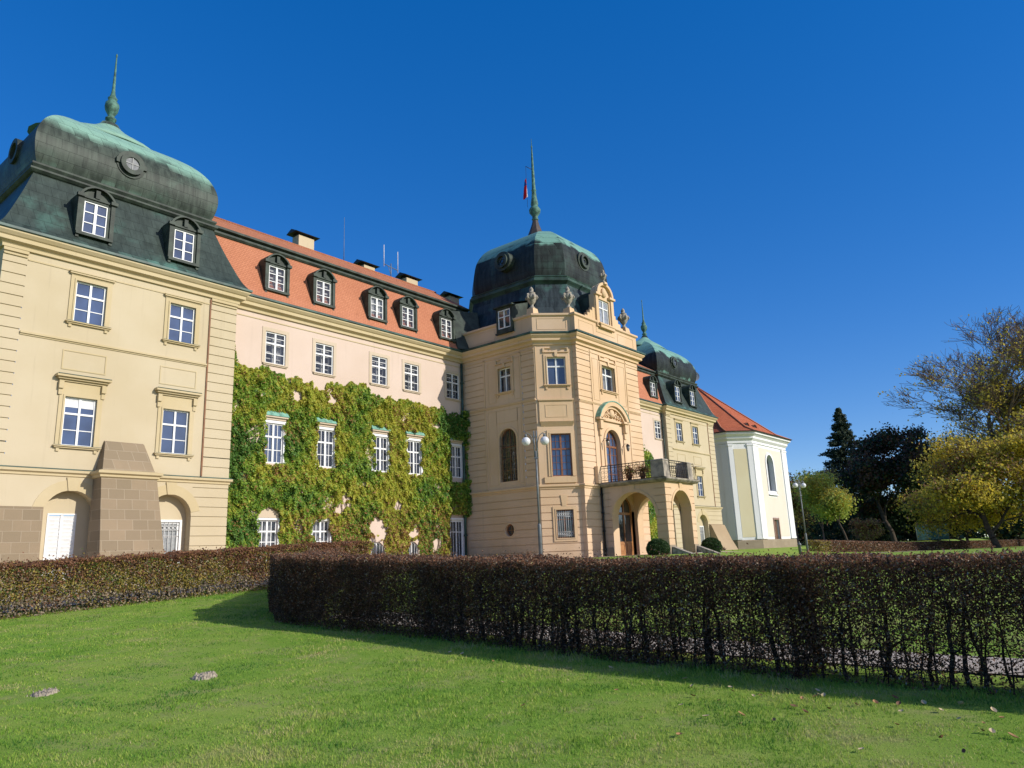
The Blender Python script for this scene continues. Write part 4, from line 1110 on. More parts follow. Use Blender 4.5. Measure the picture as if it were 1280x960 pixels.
# ---------------------------------------------------------------- pipes and chimneys
def pipe(pts, r=.065, mat=None, label=None):
    mb = MB(); mb.tube(pts, r, 8)
    pts = [Vector(p) for p in pts]; a, b = pts[0], pts[-1]
    for t in (.1, .35, .6, .85):
        p = a.lerp(b, t); mb.tube([p - Vector((0, 0, .05)), p + Vector((0, 0, .05))], r * 1.5, 8)
    o = mb.build('rain_pipe', mat or COPPER_D, PAL)
    if label: tag(o, label)
pipe([(35.52, 33.3, 12.9), (35.52, 33.3, -.6)], .085, GUTTER, 'dark rain pipe in the corner of wing and tower')
pipe([(39.2, 25.08, 3.95), (39.2, 25.08, -.5)], .06, IRON)
pipe([(63.7, 33.3, 12.9), (63.7, 33.3, -.6)], .085, COPPER_D)
pipe([(74.62, 33.1, 12.9), (74.62, 33.1, -.6)], .075, GREYIRON)
for x, y, w_, h_ in ((25.85, 37.9, 1.15, 20.45), (31.0, 37.9, .95, 19.95), (35.0, 37.9, 1.1, 20.1), (40.0, 38.4, 1.0, 20.1)):
    mb = MB(); mb.box(Fr((x, y), (1, 0), (0, -1)), -w_ / 2, w_ / 2, 18.6, h_, -.35, .35)
    ch = mb.build('chimney', CREAM, PAL)
    mb = MB()
    for s in (-1, 1): mb.box(Fr((x, y), (1, 0), (0, -1)), s * (w_ / 2 - .06) - .04, s * (w_ / 2 - .06) + .04, h_, h_ + .2, -.3, .3)
    f = Fr((x, y), (1, 0), (0, -1)); W = w_ / 2 + .34
    mb.add([f(-W, h_ + .14, .55), f(W, h_ + .14, .55), f(W, h_ + .14, -.55), f(-W, h_ + .14, -.55), f(-W, h_ + .40, 0), f(W, h_ + .40, 0)], ((0, 1, 5, 4), (2, 3, 4, 5), (0, 4, 3), (1, 2, 5), (3, 2, 1, 0)))
    mb.build('chimney_cowl', IRON, ch)
# ================================================================== ground
def ground_mat():
    m, nt, b = new_mat('lawn', .95, .1)
    v = coords(nt)
    n1 = noise(nt, v, .32, 5, .6); n2 = noise(nt, v, 1.6, 5, .65); n3 = noise(nt, v, 60, 4, .7)
    col = mixc(nt, ramp(nt, n1, (.35, .66)), (.18, .315, .036), (.28, .37, .065))
    col = mixc(nt, mth(nt, 'MULTIPLY', ramp(nt, n2, (.46, .74)), .8), col, (.33, .32, .12))
    col = mixc(nt, mth(nt, 'MULTIPLY', ramp(nt, n3, (.4, .7)), .35), col, (.06, .14, .02))
    setc(nt, b, col)
    bump(nt, b, n3, .5, .03)
    return m
def gravel_mat():
    m, nt, b = new_mat('gravel', .95, .1)
    v = coords(nt)
    vo = nd(nt, 'TexVoronoi', Scale=55.); nt.links.new(v, vo.inputs['Vector'])
    col = mixc(nt, noise(nt, v, 30, 5, .7), (.62, .50, .36), (.42, .33, .24))
    col = mixc(nt, ramp(nt, noise(nt, v, .8, 5), (.45, .75)), col, (.36, .28, .22))
    setc(nt, b, col); bump(nt, b, vo.outputs['Distance'], .6, .02)
    return m
def grid_sheet(name, xs_, ys_, mat, off=0., mask=None, label=None):
    X, Y = np.meshgrid(xs_, ys_, indexing='xy')
    Z = gz(X, Y) + off
    nx, ny = len(xs_), len(ys_)
    v = np.stack([X.ravel(), Y.ravel(), Z.ravel()], 1)
    i = np.arange(nx * ny).reshape(ny, nx)
    f = np.stack([i[:-1, :-1].ravel(), i[:-1, 1:].ravel(), i[1:, 1:].ravel(), i[1:, :-1].ravel()], 1)
    o = np_obj(name, v, f, [mat], None, None, True)
    o['kind'] = 'structure'
    return o
LAWN = ground_mat(); GRAVEL = gravel_mat()
gx = np.concatenate([np.linspace(-2600, -70, 24)[:-1], np.linspace(-70, -16, 28)[:-1], np.linspace(-16, 100, 233), np.linspace(100, 220, 61)[1:], np.linspace(220, 3000, 30)[1:]])
gy = np.concatenate([np.linspace(-2600, -60, 24)[:-1], np.linspace(-60, -6, 28)[:-1], np.linspace(-6, 45, 103), np.linspace(45, 160, 50)[1:], np.linspace(160, 3000, 30)[1:]])
grid_sheet('ground', gx, gy, LAWN)
grid_sheet('gravel_path', np.linspace(10.75, 12.1, 6), np.linspace(-40, 14.5, 110), plain('grey grit path', (.50, .44, .37), (.34, .30, .25), 9, .95, .1, .5, 50), .02)
grid_sheet('bounce_forecourt', np.linspace(-30, 62.5, 186), np.linspace(22.7, 33.3, 22), GRAVEL, .02)  # hidden gravel, enlarged and warmed to bounce light onto the shaded tower wall
grid_sheet('gravel_walk', np.linspace(62.5, 150, 88), np.linspace(19.5, 21.0, 5), GRAVEL, .03)

# ------------------------------------------------------------------ leaf clouds
def leaf_cloud(P, size, mats, midx, name, parent=None, up=None, aspect=.62, curl=True):
    """one bent leaf (two quads folded at the midrib -> a 4 vertex diamond) per point"""
    n = len(P)
    a = rng.normal(size=(n, 3))
    if up is not None: a += np.asarray(up) * 1.0
    a /= np.linalg.norm(a, axis=1, keepdims=True) + 1e-9          # leaf normal
    t = np.cross(a, rng.normal(size=(n, 3))); t /= np.linalg.norm(t, axis=1, keepdims=True) + 1e-9
    s = np.cross(a, t)
    L = (size if np.ndim(size) else np.full(n, size)) * rng.uniform(.65, 1.3, n)
    L = L[:, None]; w = L * aspect * .5
    v = np.stack([P - t * L * .5, P + s * w + a * L * .08, P + t * L * .5, P - s * w + a * L * .08], 1).reshape(-1, 3)
    f = np.arange(n * 4).reshape(n, 4)
    return np_obj(name, v, f, mats, parent, midx)

def tubes(segs, sides=4):
    """segs: array (n,8) p0 p1 r0 r1"""
    s = np.asarray(segs, float); n = len(s)
    p0, p1 = s[:, :3], s[:, 3:6]; d = p1 - p0
    d /= np.linalg.norm(d, axis=1, keepdims=True) + 1e-9
    h = np.where(np.abs(d[:, 2:3]) < .9, np.array([[0, 0, 1.]]), np.array([[1., 0, 0]]))
    a = np.cross(d, h); a /= np.linalg.norm(a, axis=1, keepdims=True); b = np.cross(d, a)
    V = []
    for k in range(sides):
        an = 2 * math.pi * k / sides; o = a * math.cos(an) + b * math.sin(an)
        V += [p0 + o * s[:, 6:7], p1 + o * s[:, 7:8]]
    v = np.stack(V, 1).reshape(-1, 3)
    base = np.arange(n) * sides * 2
    F = []
    for k in range(sides):
        k2 = (k + 1) % sides
        F.append(np.stack([base + 2 * k, base + 2 * k2, base + 2 * k2 + 1, base + 2 * k + 1], 1))
    return v, np.concatenate(F)

BARK_H = plain('hedge bark', (.055, .045, .038), (.025, .02, .017), 20, .9, .1, .3, 60)
H_RUST = leafm('rust hedge leaf', (.29, .14, .072), (.17, .082, .048), trans=.3)
H_DARK = leafm('dark brown hedge leaf', (.105, .056, .032), (.065, .037, .024), trans=.25)  # brown darkened to match the near hedge's shaded face
H_GREY = leafm('grey hedge twig leaf', (.33, .26, .18), (.21, .165, .12), trans=.15)
H_OLIVE = leafm('olive hedge leaf', (.32, .27, .06), (.38, .27, .07), trans=.35)
H_GREEN = leafm('green hedge leaf', (.10, .17, .04), (.16, .19, .05), trans=.4)

def noise2(x, y, s, seed=0):
    r = np.random.default_rng(seed); out = np.zeros_like(x)
    for k in range(5):
        fx, fy, ph = r.normal(size=3); out += np.sin((x * fx + y * fy) * s * (1 + .4 * k) + ph * 6)
    return out / 5 ** .5

def hedge_points(p, q, th, h, n, shell=.18, fill=.25):
    """points in a clipped hedge: mostly in its outer shell"""
    p, q = np.array(p), np.array(q); L = np.linalg.norm(q - p); d = (q - p) / L; nn = np.array([d[1], -d[0]])
    t = rng.uniform(0, L, n); w = rng.uniform(0, th, n); z = rng.uniform(0, h, n)
    k = rng.random(n)
    depth = rng.exponential(shell * .5, n)
    A = L * h; B = L * th; Cc = th * h; S = 2 * A + B + 2 * Cc
    pr = np.array([A, A, B, Cc, Cc]) / S * (1 - fill); c = np.cumsum(pr)
    m = k < c[0]; w[m] = depth[m]
    m = (k >= c[0]) & (k < c[1]); w[m] = th - depth[m]
    m = (k >= c[1]) & (k < c[2]); z[m] = h - depth[m]
    m = (k >= c[2]) & (k < c[3]); t[m] = depth[m]
    m = (k >= c[3]) & (k < c[4]); t[m] = L - depth[m]
    w = np.clip(w, 0, th); z = np.clip(z, 0, h)
    wob = .03 * noise2(t, z, 3., 3)
    xy = p + d * t[:, None] + nn * (w + wob)[:, None]
    return xy, t, w, z, L

def hedge_stems(p, q, th, h, step, rad, nb, parent, reach=.3):
    p, q = np.array(p), np.array(q); L = np.linalg.norm(q - p); d = (q - p) / L; nn = np.array([d[1], -d[0]])
    segs = []
    t = .06
    while t < L:
        for row in (.3, .68):
            w = th * (row + random.uniform(-.1, .1)); tt = t + random.uniform(-.06, .06)
            xy = p + d * tt + nn * w; g = gzf(*xy)
            r0 = rad * random.choice((.35, .5, .6, .8, 1.0, 1.7, 2.0)) * random.uniform(.85, 1.2); pos = np.array([xy[0], xy[1], g - .05]); N = 6; top = h * random.uniform(.75, .95)
            pts = [pos]
            for i in range(N):
                pos = pos + np.array([random.gauss(0, .028), random.gauss(0, .028), top / N]); pts.append(pos)
            for i in range(N):
                segs.append((*pts[i], *pts[i + 1], r0 * (1 - .12 * i), r0 * (1 - .12 * (i + 1))))
            for k in range(nb):
                i = random.randint(1, N - 1); b0 = pts[i]; an = random.uniform(0, 2 * math.pi); le = random.uniform(.12, reach)
                e = b0 + np.array([math.cos(an) * le, math.sin(an) * le, random.uniform(.0, .22)]); mid = (b0 + e) / 2 + np.array([0, 0, random.uniform(-.03, .05)])
                rr = r0 * random.uniform(.18, .4)
                segs.append((*b0, *mid, rr, rr * .8)); segs.append((*mid, *e, rr * .8, rr * .3))
                for _ in range(2):
                    e2 = mid + np.array([random.gauss(0, .1), random.gauss(0, .1), random.gauss(.06, .08)]); segs.append((*mid, *e2, rr * .5, rr * .2))
        t += step * random.uniform(.35, 1.9)
    v, f = tubes(segs, 5)
    return np_obj('branches', v, f, [BARK_H], parent, None, True)

def clip_inside(t, L): return (t > 0) & (t < L)

# near hedge: a dense left end, thin and see-through towards the right
NH0, NH1 = (10.5, 16.2), (9.85, -5.0)
hd = empty('hedge', (10.3, 6, gzf(10.3, 6)), 'dark brown beech hedge with bare see-through stems, throwing a shadow on the near lawn', 'hedge')
def near_hedge(NH0, NH1, n, th=1.0, h=1.42):
    # normal of path from +Y end to -Y end is -X side; points go to +X by flipping
    xy, t, w, z, L = hedge_points(NH0, NH1, th, h, n, .16, .30)
    d = (np.array(NH1) - np.array(NH0)) / L; nn = np.array([d[1], -d[0]])
    xy = xy + np.outer(-2 * w - 0.0, nn) * 0 + np.outer(np.full(n, 0.), nn)
    Y = xy[:, 1]
    thin = np.clip((10.2 - Y) / 4.5, 0, 1)
    zl = z / h
    lim = np.where(zl > .62, 1., np.where(zl > .42, .5 + .5 * (zl - .42) / .2, .5))
    low = .40 + .40 * np.clip(noise2(t, z * 2, 1.1, 5), -.4, 2)
    lim = np.where(zl < .42, low, lim)
    keep = rng.random(n) < (1 - thin) * np.where(zl < .1, .5, 1) + thin * lim
    xy, t, w, z, zl = xy[keep], t[keep], w[keep], z[keep], zl[keep]
    P = np.stack([xy[:, 0], xy[:, 1], gz(xy[:, 0], xy[:, 1]) + z], 1)
    P[:, 2] += zl * (.028 * noise2(t, w * 2, 2.2, 9) + .02 * noise2(t, w * 3, 6., 10)) + np.where((zl > .93) & (rng.random(len(P)) < .12), rng.exponential(.03, len(P)), 0)
    m = len(P); r = rng.random(m); idx = np.where(zl > .9, np.where(r < .62, 0, np.where(r < .85, 1, 2)), np.where(r < .22, 0, np.where(r < .9, 1, 2)))  # sunlit top painted rust, shaded sides painted mostly dark brown
    idx = np.where((rng.random(m) < .012), 3, idx)
    leaf_cloud(P, .040, [H_RUST, H_DARK, H_GREY, H_OLIVE], idx, 'foliage', hd, aspect=.5)
NHP = [(9.2, -5.0), (9.42, 3.5), (9.85, 10.4), (9.62, 12.4), (9.6, 14.6), (10.52, 16.45), (14.4, 20.2)]
for i_, n_ in enumerate((185000, 170000, 55000, 55000, 50000, 100000)): near_hedge(NHP[i_], NHP[i_ + 1], n_, h=1.42 if i_ < 4 else (1.36 if i_ == 4 else 1.2))
hedge_stems(NHP[0], NHP[1], 1.0, 1.36, .13, .018, 10, hd, .36)
hedge_stems(NHP[1], NHP[2], 1.0, 1.36, .13, .018, 10, hd, .36)

# hedge along the palace front
lh = empty('hedge', (8, 21.8, gzf(8, 21.8)), 'sunlit clipped hedge of mixed brown and olive leaves in front of the ivy wall', 'hedge')
def left_hedge():
    n = 210000; th, h = 1.05, 1.31
    xy, t, w, z, L = hedge_points((-6, 21.25), (17.6, 21.25), th, h, n, .14, .1)
    xy[:, 1] = 21.25 + w + .03 * noise2(t, z, 3., 4)
    P = np.stack([xy[:, 0], xy[:, 1], gz(xy[:, 0], 21.25) + z], 1)
    zl = z / h; r = rng.random(n)
    P[:, 2] += zl * (.03 * noise2(t, w * 2, 1.8, 12) + .02 * noise2(t, w * 3, 6., 13)) + np.where((zl > .93) & (rng.random(n) < .12), rng.exponential(.035, n), 0)
    k = noise2(t, z * 1.6, .9, 21) * .7 + .35 + .25 * noise2(t, z * 2, 3.4, 22)
    k = k - np.abs(zl - .45) * 1.1
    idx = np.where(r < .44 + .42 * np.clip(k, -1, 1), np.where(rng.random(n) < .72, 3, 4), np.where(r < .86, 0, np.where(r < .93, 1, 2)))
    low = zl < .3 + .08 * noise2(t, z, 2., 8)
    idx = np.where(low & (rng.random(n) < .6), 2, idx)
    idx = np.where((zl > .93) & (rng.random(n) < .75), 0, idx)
    keep = rng.random(n) < np.where(zl < .22, .45, 1.)
    leaf_cloud(P[keep], .06, [H_RUST, H_DARK, H_GREY, H_OLIVE, H_GREEN], idx[keep], 'foliage', lh)
left_hedge()
hedge_stems((17.6, 21.25), (-6, 21.25), 1.0, 1.3, .3, .018, 4, lh, .25)

# far hedge
fh = empty('hedge', (110, 20, gzf(110, 20)), 'long low red brown hedge far off beneath the park trees', 'hedge')
def far_hedge():
    n = 60000; th, h = 1.6, 1.08
    p, q = np.array((77.6, 24.2)), np.array((165., 12.6))
    xy, t, w, z, L = hedge_points(q, p, th, h, n, .2, .1)
    P = np.stack([xy[:, 0], xy[:, 1], gz(xy[:, 0], xy[:, 1]) + z], 1)
    r = rng.random(n); near = (L - t) < 1.6 + rng.random(n)
    idx = np.where(r < .6, 0, np.where(r < .8, 2, 1)); idx = np.where(near & (r < .6), 3, idx)
    leaf_cloud(P, .16, [H_RUST, H_DARK, H_GREY, H_OLIVE], idx, 'foliage', fh)
far_hedge()
hedge_stems((165., 12.6), (77.6, 24.2), 1.5, .95, 1.2, .03, 2, fh, .3)

# ------------------------------------------------------------------ grass
G1 = leafm('grass green', (.185, .335, .038), (.245, .405, .055), .75, .4, 1.2)
G2 = leafm('grass yellow green', (.34, .45, .07), (.39, .465, .095), .75, .4, 1.2)
G3 = leafm('grass straw', (.48, .44, .19), (.37, .37, .13), .8, .3, 1.2)
G4 = leafm('grass dark tuft', (.07, .19, .03), (.10, .24, .036), .75, .35, 1.2)
def grass():
    n = 640000
    az = rng.uniform(RAD(-12), RAD(122), n)
    d = 1.6 * (25. / 1.6) ** rng.random(n) ** .72
    X = d * np.cos(az); Y = d * np.sin(az)
    face = np.interp(Y, [-5, 3.5, 10.4, 12.4, 14.7, 16.5], [9.2, 9.42, 9.85, 9.62, 9.6, 10.52])
    ok = (Y < 21.3) & ((X < face + .35) | (Y > 16.5)) & (X < 24) & (Y > -3)
    X, Y, d, face = X[ok], Y[ok], d[ok], face[ok]
    n = len(X)
    edge = np.exp(-np.clip(face - X, 0, 9) / .45) * (Y < 17) + np.exp(-np.clip(21.3 - Y, 0, 9) / .25)
    h = rng.uniform(.014, .032, n) * np.clip(1 + .35 * noise2(X, Y, 1.1, 2) + .4 * noise2(X, Y, 5., 3), .3, 2.4) * (1 + 1.1 * edge)
    wd = np.clip(.0032 * d ** .75, .004, .03) * .7
    a = rng.uniform(0, 2 * np.pi, n); lean = rng.normal(0, .5, (n, 2)) * h[:, None]
    Z = gz(X, Y)
    v0 = np.stack([X - np.cos(a) * wd / 2, Y - np.sin(a) * wd / 2, Z - .004], 1); v1 = np.stack([X + np.cos(a) * wd / 2, Y + np.sin(a) * wd / 2, Z - .004], 1)
    v2 = np.stack([X + lean[:, 0], Y + lean[:, 1], Z + h], 1)
    v = np.stack([v0, v1, v2], 1).reshape(-1, 3)
    k = noise2(X, Y, .8, 31) * .5 + noise2(X, Y, 2.6, 32) * .5 + noise2(X, Y, 7., 33) * .4 + rng.normal(0, .45, n) + .25 * np.clip((9 - d) / 6, 0, 1)
    idx = np.where(k < -1.0, 3, np.where(k < .2, 0, np.where(k < .95, 1, 2)))
    o = np_obj('grass', v, np.arange(n * 3).reshape(n, 3), [G1, G2, G3, G4], None, idx)
    tag(o, 'short mown lawn grass in front of the hedges', 'grass', kind='stuff')
grass()

# ------------------------------------------------------------------ ivy
IV_G = leafm('green ivy leaf', (.20, .33, .042), (.29, .41, .058), .5, .4)
IV_D = leafm('deep green ivy leaf', (.085, .195, .036), (.13, .245, .046), .5, .35)
IV_Y = leafm('yellow green ivy leaf', (.42, .47, .065), (.53, .50, .08), .55, .45)
IV_R = leafm('rusty ivy leaf', (.40, .24, .085), (.30, .155, .065), .6, .35)
IVM = [IV_G, IV_D, IV_Y, IV_R]
VINE = plain('vine stem', (.20, .15, .10), (.10, .075, .05), 8, .9, .1)
TOPX = [18.7, 19.3, 20.3, 21.3, 22.4, 23.6, 24.4, 25.3, 26.5, 28.2, 29.5, 30.7, 31.7, 32.6, 33.4, 34.4, 36]
TOPZ = [9.95, 10.1, 9.95, 10.05, 9.75, 9.55, 9.6, 9.95, 10.05, 9.8, 9.6, 9.7, 9.75, 9.5, 9.35, 9.5, 9.5]
def ivy():
    n = 190000
    X = rng.uniform(18.72, 35.7, n); Z = rng.uniform(-.5, 10.6, n)
    top = np.interp(X, TOPX, TOPZ) + .16 * noise2(X, Z, 2.4, 41) + .1 * noise2(X, X, 6., 42)
    ok = Z < top
    def hole(x, hw, z0, z1, m=.08):
        j = .10 * noise2(X, Z, 4., int(x * 10))
        return (np.abs(X - x) < hw + j) & (Z > z0 + j) & (Z < z1 + j)
    for x in (21.33, 24.58, 28.5, 31.18): ok &= ~hole(x, .60, 5.1, 7.75)
    ok &= ~((np.abs(X - 34.95) < .68) & (Z > 4.8) & (Z < 7.6))
    ok &= ~(hole(21.18, .60, -1, 2.2) | (((X - 21.18) / .62) ** 2 + ((Z - 2.2) / .7) ** 2 < 1)); ok &= ~hole(24.4, .54, -1, 2.3)
    ok &= ~hole(28.3, .5, .0, 1.3); ok &= ~hole(31.0, .5, .0, 1.3)
    ok &= ~((X > 34.15) & (Z < 2.75))
    for x, z, r in ((28.1, 2.0, .5), (28.5, 1.6, .4), (31.1, 1.7, .4), (33.0, .9, .35), (25.9, 3.3, .42), (25.5, 2.9, .3), (25.0, 9.0, .3), (22.6, 8.9, .3), (33.2, 8.4, .25), (23.0, .3, .35), (29.8, 3.2, .3), (20.0, .2, .3)):
        ok &= ~(((X - x) / r) ** 2 + ((Z - z) / r) ** 2 < 1 + .5 * noise2(X, Z, 5., int(x * 7)))
    gap = noise2(X, Z, 1.7, 44) + .6 * noise2(X, Z, 4.2, 45)
    ok &= rng.random(n) < np.where(gap > 1.35, .25, 1) * np.where(Z < 2.2, .85, 1.)
    ok &= ~((X > 32.4) & (Z < 2) & (rng.random(n) < .2))
    X, Z, top, gap = X[ok], Z[ok], top[ok], gap[ok]; n = len(X)
    bulge = .22 + .12 * np.clip(noise2(X, Z, 1.25, 46), -1, 1.4) + .15 * noise2(X, Z, 3.4, 47) + .08 * noise2(X, Z, 7., 48)
    bulge = np.clip(bulge * .68, .05, .6) + .25 * np.clip((X - 34.2) / 1.2, 0, 1)
    bulge *= np.clip((top - Z) / .5, .3, 1)
    D = .02 + bulge * (1 - rng.random(n) ** 2.2)
    P = np.stack([X, 33.45 - D, Z], 1)
    k = .9 * noise2(X, Z, .55, 51) + .6 * noise2(X, Z, 1.5, 52) + rng.normal(0, .42, n)
    k += .55 * np.exp(-((Z - 8.8) / 1.4) ** 2) * (X < 33) + .3 * np.exp(-((X - 31) / 3) ** 2) - .9 * np.clip((X - 32.8), 0, 1.5) * (Z > 2.6) - .25 * (X < 23)
    idx = np.where(k < -.95, 1, np.where(k < .08, 0, 2))
    rust = rng.random(n) < np.clip(.06 + .38 * np.clip((3.4 - Z) / 2, 0, 1) * (X > 22.5) + .22 * (noise2(X, Z, 1.1, 53) > .9), 0, .5)
    idx = np.where(rust, 3, idx)
    o = leaf_cloud(P, np.where(rng.random(n) < .35, .16, .105), IVM, idx, 'foliage', iv, up=np.array([0., -1.0, .45]), aspect=.85)
    # leaves creeping round on to the tower and up the pavilion corner
    m = 5200
    u = np.abs(rng.normal(0, .25, m)); z = np.where(rng.random(m) < .5, rng.uniform(7.3, 9.6, m), rng.uniform(2.6, 5.0, m))
    ok = u < .25 + .35 * (noise2(z, z, 2., 61) > -.3)
    P2 = np.stack([35.75 - rng.uniform(.02, .3, m), 33.4 - u, z], 1)[ok]
    leaf_cloud(P2, .13, IVM, rng.choice(4, len(P2), p=[.35, .6, .04, .01]), 'foliage', iv, up=np.array([-1., 0, .3]), aspect=.85)
    m = 900; z = rng.uniform(9.6, 11.0, m); P3 = np.stack([18.76 + np.abs(rng.normal(0, .12, m)) * np.clip((11.2 - z) / 1.2, .1, 1), 33.36 - rng.uniform(0, .12, m), z], 1)
    leaf_cloud(P3, .11, IVM, rng.choice(4, m, p=[.4, .2, .35, .05]), 'foliage', iv, up=np.array([0, -1., .3]), aspect=.85)
    segs = []
    for i in range(70):
        x = random.uniform(18.9, 34.2); z = -.5; D = .04
        for k in range(24):
            x2 = min(max(x + random.gauss(0, .13), 18.8), 34.3); z2 = z + random.uniform(.15, .4)
            bad = any(abs(x2 - wx) < .64 and a < z2 < b for wx in (21.33, 24.58, 28.5, 31.18) for a, b in ((5.0, 7.7),)) or any(abs(x2 - wx) < .66 and z2 < 2.5 for wx in (21.18, 24.4, 28.3, 31.0))
            if bad: x2 = x; break
            r = .022 * (1 - k / 30); segs.append((x, 33.45 - D, z, x2, 33.45 - D, z2, r, r * .95)); x, z = x2, z2
    v, f = tubes(segs, 5); np_obj('stems', v, f, [VINE], iv, None, True)
iv = empty('ivy', (27, 33.4, -.4), 'green and yellowing ivy covering the pink wall between pavilion and tower', 'climbing plant')
ivy()
iv2 = empty('ivy', (60, 33.4, -.4), 'smaller patch of ivy on the wall behind the porch balcony', 'climbing plant')
def ivy2():
    n = 30000
    X = rng.uniform(50, 63.4, n); Z = rng.uniform(-.3, 9.4, n)
    top = np.interp(X, [50, 56, 58, 59.5, 61, 63.4], [8.3, 8.8, 9.3, 9.0, 8.4, 7.4]) + .3 * noise2(X, Z, 2., 71)
    ok = (Z < top) & ~((np.abs(X - 62.95) < .8) & (Z > 4.8) & (Z < 7.7)) & ~((X > 62.2) & (Z < 6))
    for x in (51.9, 54.6, 58.6): ok &= ~((np.abs(X - x) < .6) & (Z > 5.1) & (Z < 7.6))
    X, Z = X[ok], Z[ok]; n = len(X)
    D = .03 + .35 * rng.random(n) * (1 + .6 * noise2(X, Z, 1.4, 72))
    k = noise2(X, Z, .8, 73) + rng.normal(0, .5, n)
    leaf_cloud(np.stack([X, 33.45 - np.abs(D), Z], 1), .17, IVM, np.where(k < -.7, 1, np.where(k < .5, 0, 2)), 'foliage', iv2, up=np.array([0., -1., .4]), aspect=.85)
    segs = []
    for i in range(16):
        x = random.uniform(51, 62); z = -.4
        for k in range(10):
            x2 = x + random.gauss(0, .15); z2 = z + .6; segs.append((x, 33.42, z, x2, 33.42, z2, .025, .02)); x, z = x2, z2
    v, f = tubes(segs, 4); np_obj('stems', v, f, [VINE], iv2, None, True)
ivy2()

# ================================================================== chapel
CH = empty('chapel', (85, 38, -.2), 'white and yellow chapel with a tall arched window under a red tiled hipped roof', 'chapel')
CP = [(78, 52), (78, 33.05), (79.95, 31.1), (90.4, 31.1), (92.35, 33.05), (92.35, 52)]
C1 = Fr((78, 52), (0, -1), (-1, 0)); C2 = Fr((78, 33.05), (q2, -q2), (-q2, -q2)); C3 = Fr((0, 31.1), (1, 0), (0, -1)); L2 = 1.95 * math.sqrt(2)
mb = MB()
facade(mb, C1, 0, 18.95, -.9, 12.2); facade(mb, C2, 0, L2, -.9, 12.2)
facade(mb, C3, 79.95, 90.4, -.9, 12.2, [(83.7, 85.75, 6.1, 10.25, 'arch', .6), (83.95, 85.35, -.3, 2.85, '', .3)])
facade(mb, Fr((90.4, 31.1), (q2, q2), (q2, -q2)), 0, L2, -.9, 12.2); facade(mb, Fr((92.35, 33.05), (0, 1), (1, 0)), 0, 18.95, -.9, 12.2)
mb.build('chapel_wall', WHITEPL, CH)
def pan(fr, a, b, c, e, mat, nm, op=()):
    mb = MB(); facade(mb, fr, a, b, c, e, op, d=.03)
    for p, q in (((a, c), (b, c)), ((b, c), (b, e)), ((b, e), (a, e)), ((a, e), (a, c))): mb.quad(fr(*p, .03), fr(*q, .03), fr(*q, 0), fr(*p, 0))
    return mb.build(nm, mat, CH)
pan(C2, .62, 2.1, 1.0, 10.6, YELLOWPL, 'wall_panel')
pan(C3, 81.75, 88.6, 1.0, 10.9, PEACHPL, 'wall_panel', [(83.35, 86.1, 5.4, 10.6, 'arch', .0), (83.7, 85.6, .99, 3.1, '', .0)])
def pilaster(fr, a, b, d): mb = MB(); mb.box(fr, a, b, .75, 10.95, .003, d); mb.box(fr, a - .05, b + .05, 10.95, 11.15, .004, d + .05); mb.box(fr, a - .04, b + .04, .75, .95, .005, d + .03); mb.build('pilaster', WHITEPL, CH)
pilaster(C2, .02, .5, .10); pilaster(C2, 2.2, 2.72, .10); pilaster(C3, 79.98, 81.5, .12); pilaster(C3, 88.85, 90.36, .12); pilaster(C1, 18.1, 18.9, .08)
mb = MB(); mb.sweep(CP, [(.0, 11.25), (.10, 11.25), (.10, 11.5), (.16, 11.55), (.35, 11.75), (.35, 11.95), (.6, 12.15), (.72, 12.2), (.72, 12.42), (.0, 12.5)]); mb.build('cornice', WHITEPL, CH)
mb = MB(); mb.sweep(CP, [(.0, -.9), (.10, -.9), (.10, .62), (.02, .7)]); mb.build('chapel_plinth', SOCLE, CH)
w = window(C3, 83.7, 85.75, 6.1, 10.25, 'arch', parent=CH, rec=.5, fmat=GREYIRON, gmat=plain('leaded glass', (.16, .17, .19), (.10, .11, .13), 3, .25, .5), fw=.06, hb=((.15, .03), (.3, .03), (.45, .04), (.6, .03), (.75, .03)), vb=((.5, .06), (.25, .02), (.75, .02)))
mb = MB(); mb.arcband(C3, 84.725, 9.225, 1.028, 1.3, 0, 180, .035, .09, 16); mb.box(C3, 83.42, 83.697, 6.1, 9.225, .035, .09); mb.box(C3, 85.753, 86.03, 6.1, 9.225, .035, .09)
mb.add([C3(83.4, 5.6, .02), C3(86.05, 5.6, .02), C3(86.05, 5.6, .22), C3(83.4, 5.6, .22), C3(83.7, 6.09, -.3), C3(85.75, 6.09, -.3)], ((0, 1, 2, 3), (3, 2, 5, 4), (0, 3, 4), (1, 5, 2))); mb.build('window_surround', WHITEPL, w)
mb = MB(); mb.box(C3, 83.97, 85.33, -.3, 2.82, -.26, -.2)
for s in range(5): mb.box(C3, 84.0 + s * .265, 84.24 + s * .265, -.3, 2.8, -.198, -.18)
dr = mb.build('door', plain('brown door', (.15, .085, .055), (.10, .055, .04), 4, .6, .3), CH)
surround(C3, 83.95, 85.35, -.3, 2.85, .2, .08, plain('brown door stone', (.30, .19, .15), (.22, .14, .11), 4, .85), dr)
AP = (85.17, 39.55, 20.0)
mb = MB(); e = [(77.2, 52), (77.2, 32.72), (79.62, 30.3), (90.73, 30.3), (93.15, 32.72), (93.15, 52)]; z0 = 12.42
k = .16; mid = [(x + (AP[0] - x) * k if y < 50 else x + (AP[0] - x) * k, y + (AP[1] - y) * k if y < 50 else y, z0 + (AP[2] - z0) * k * .62) for x, y in e]
top = [(AP[0], 52, AP[2])] + [AP] * 4 + [(AP[0], 52, AP[2])]
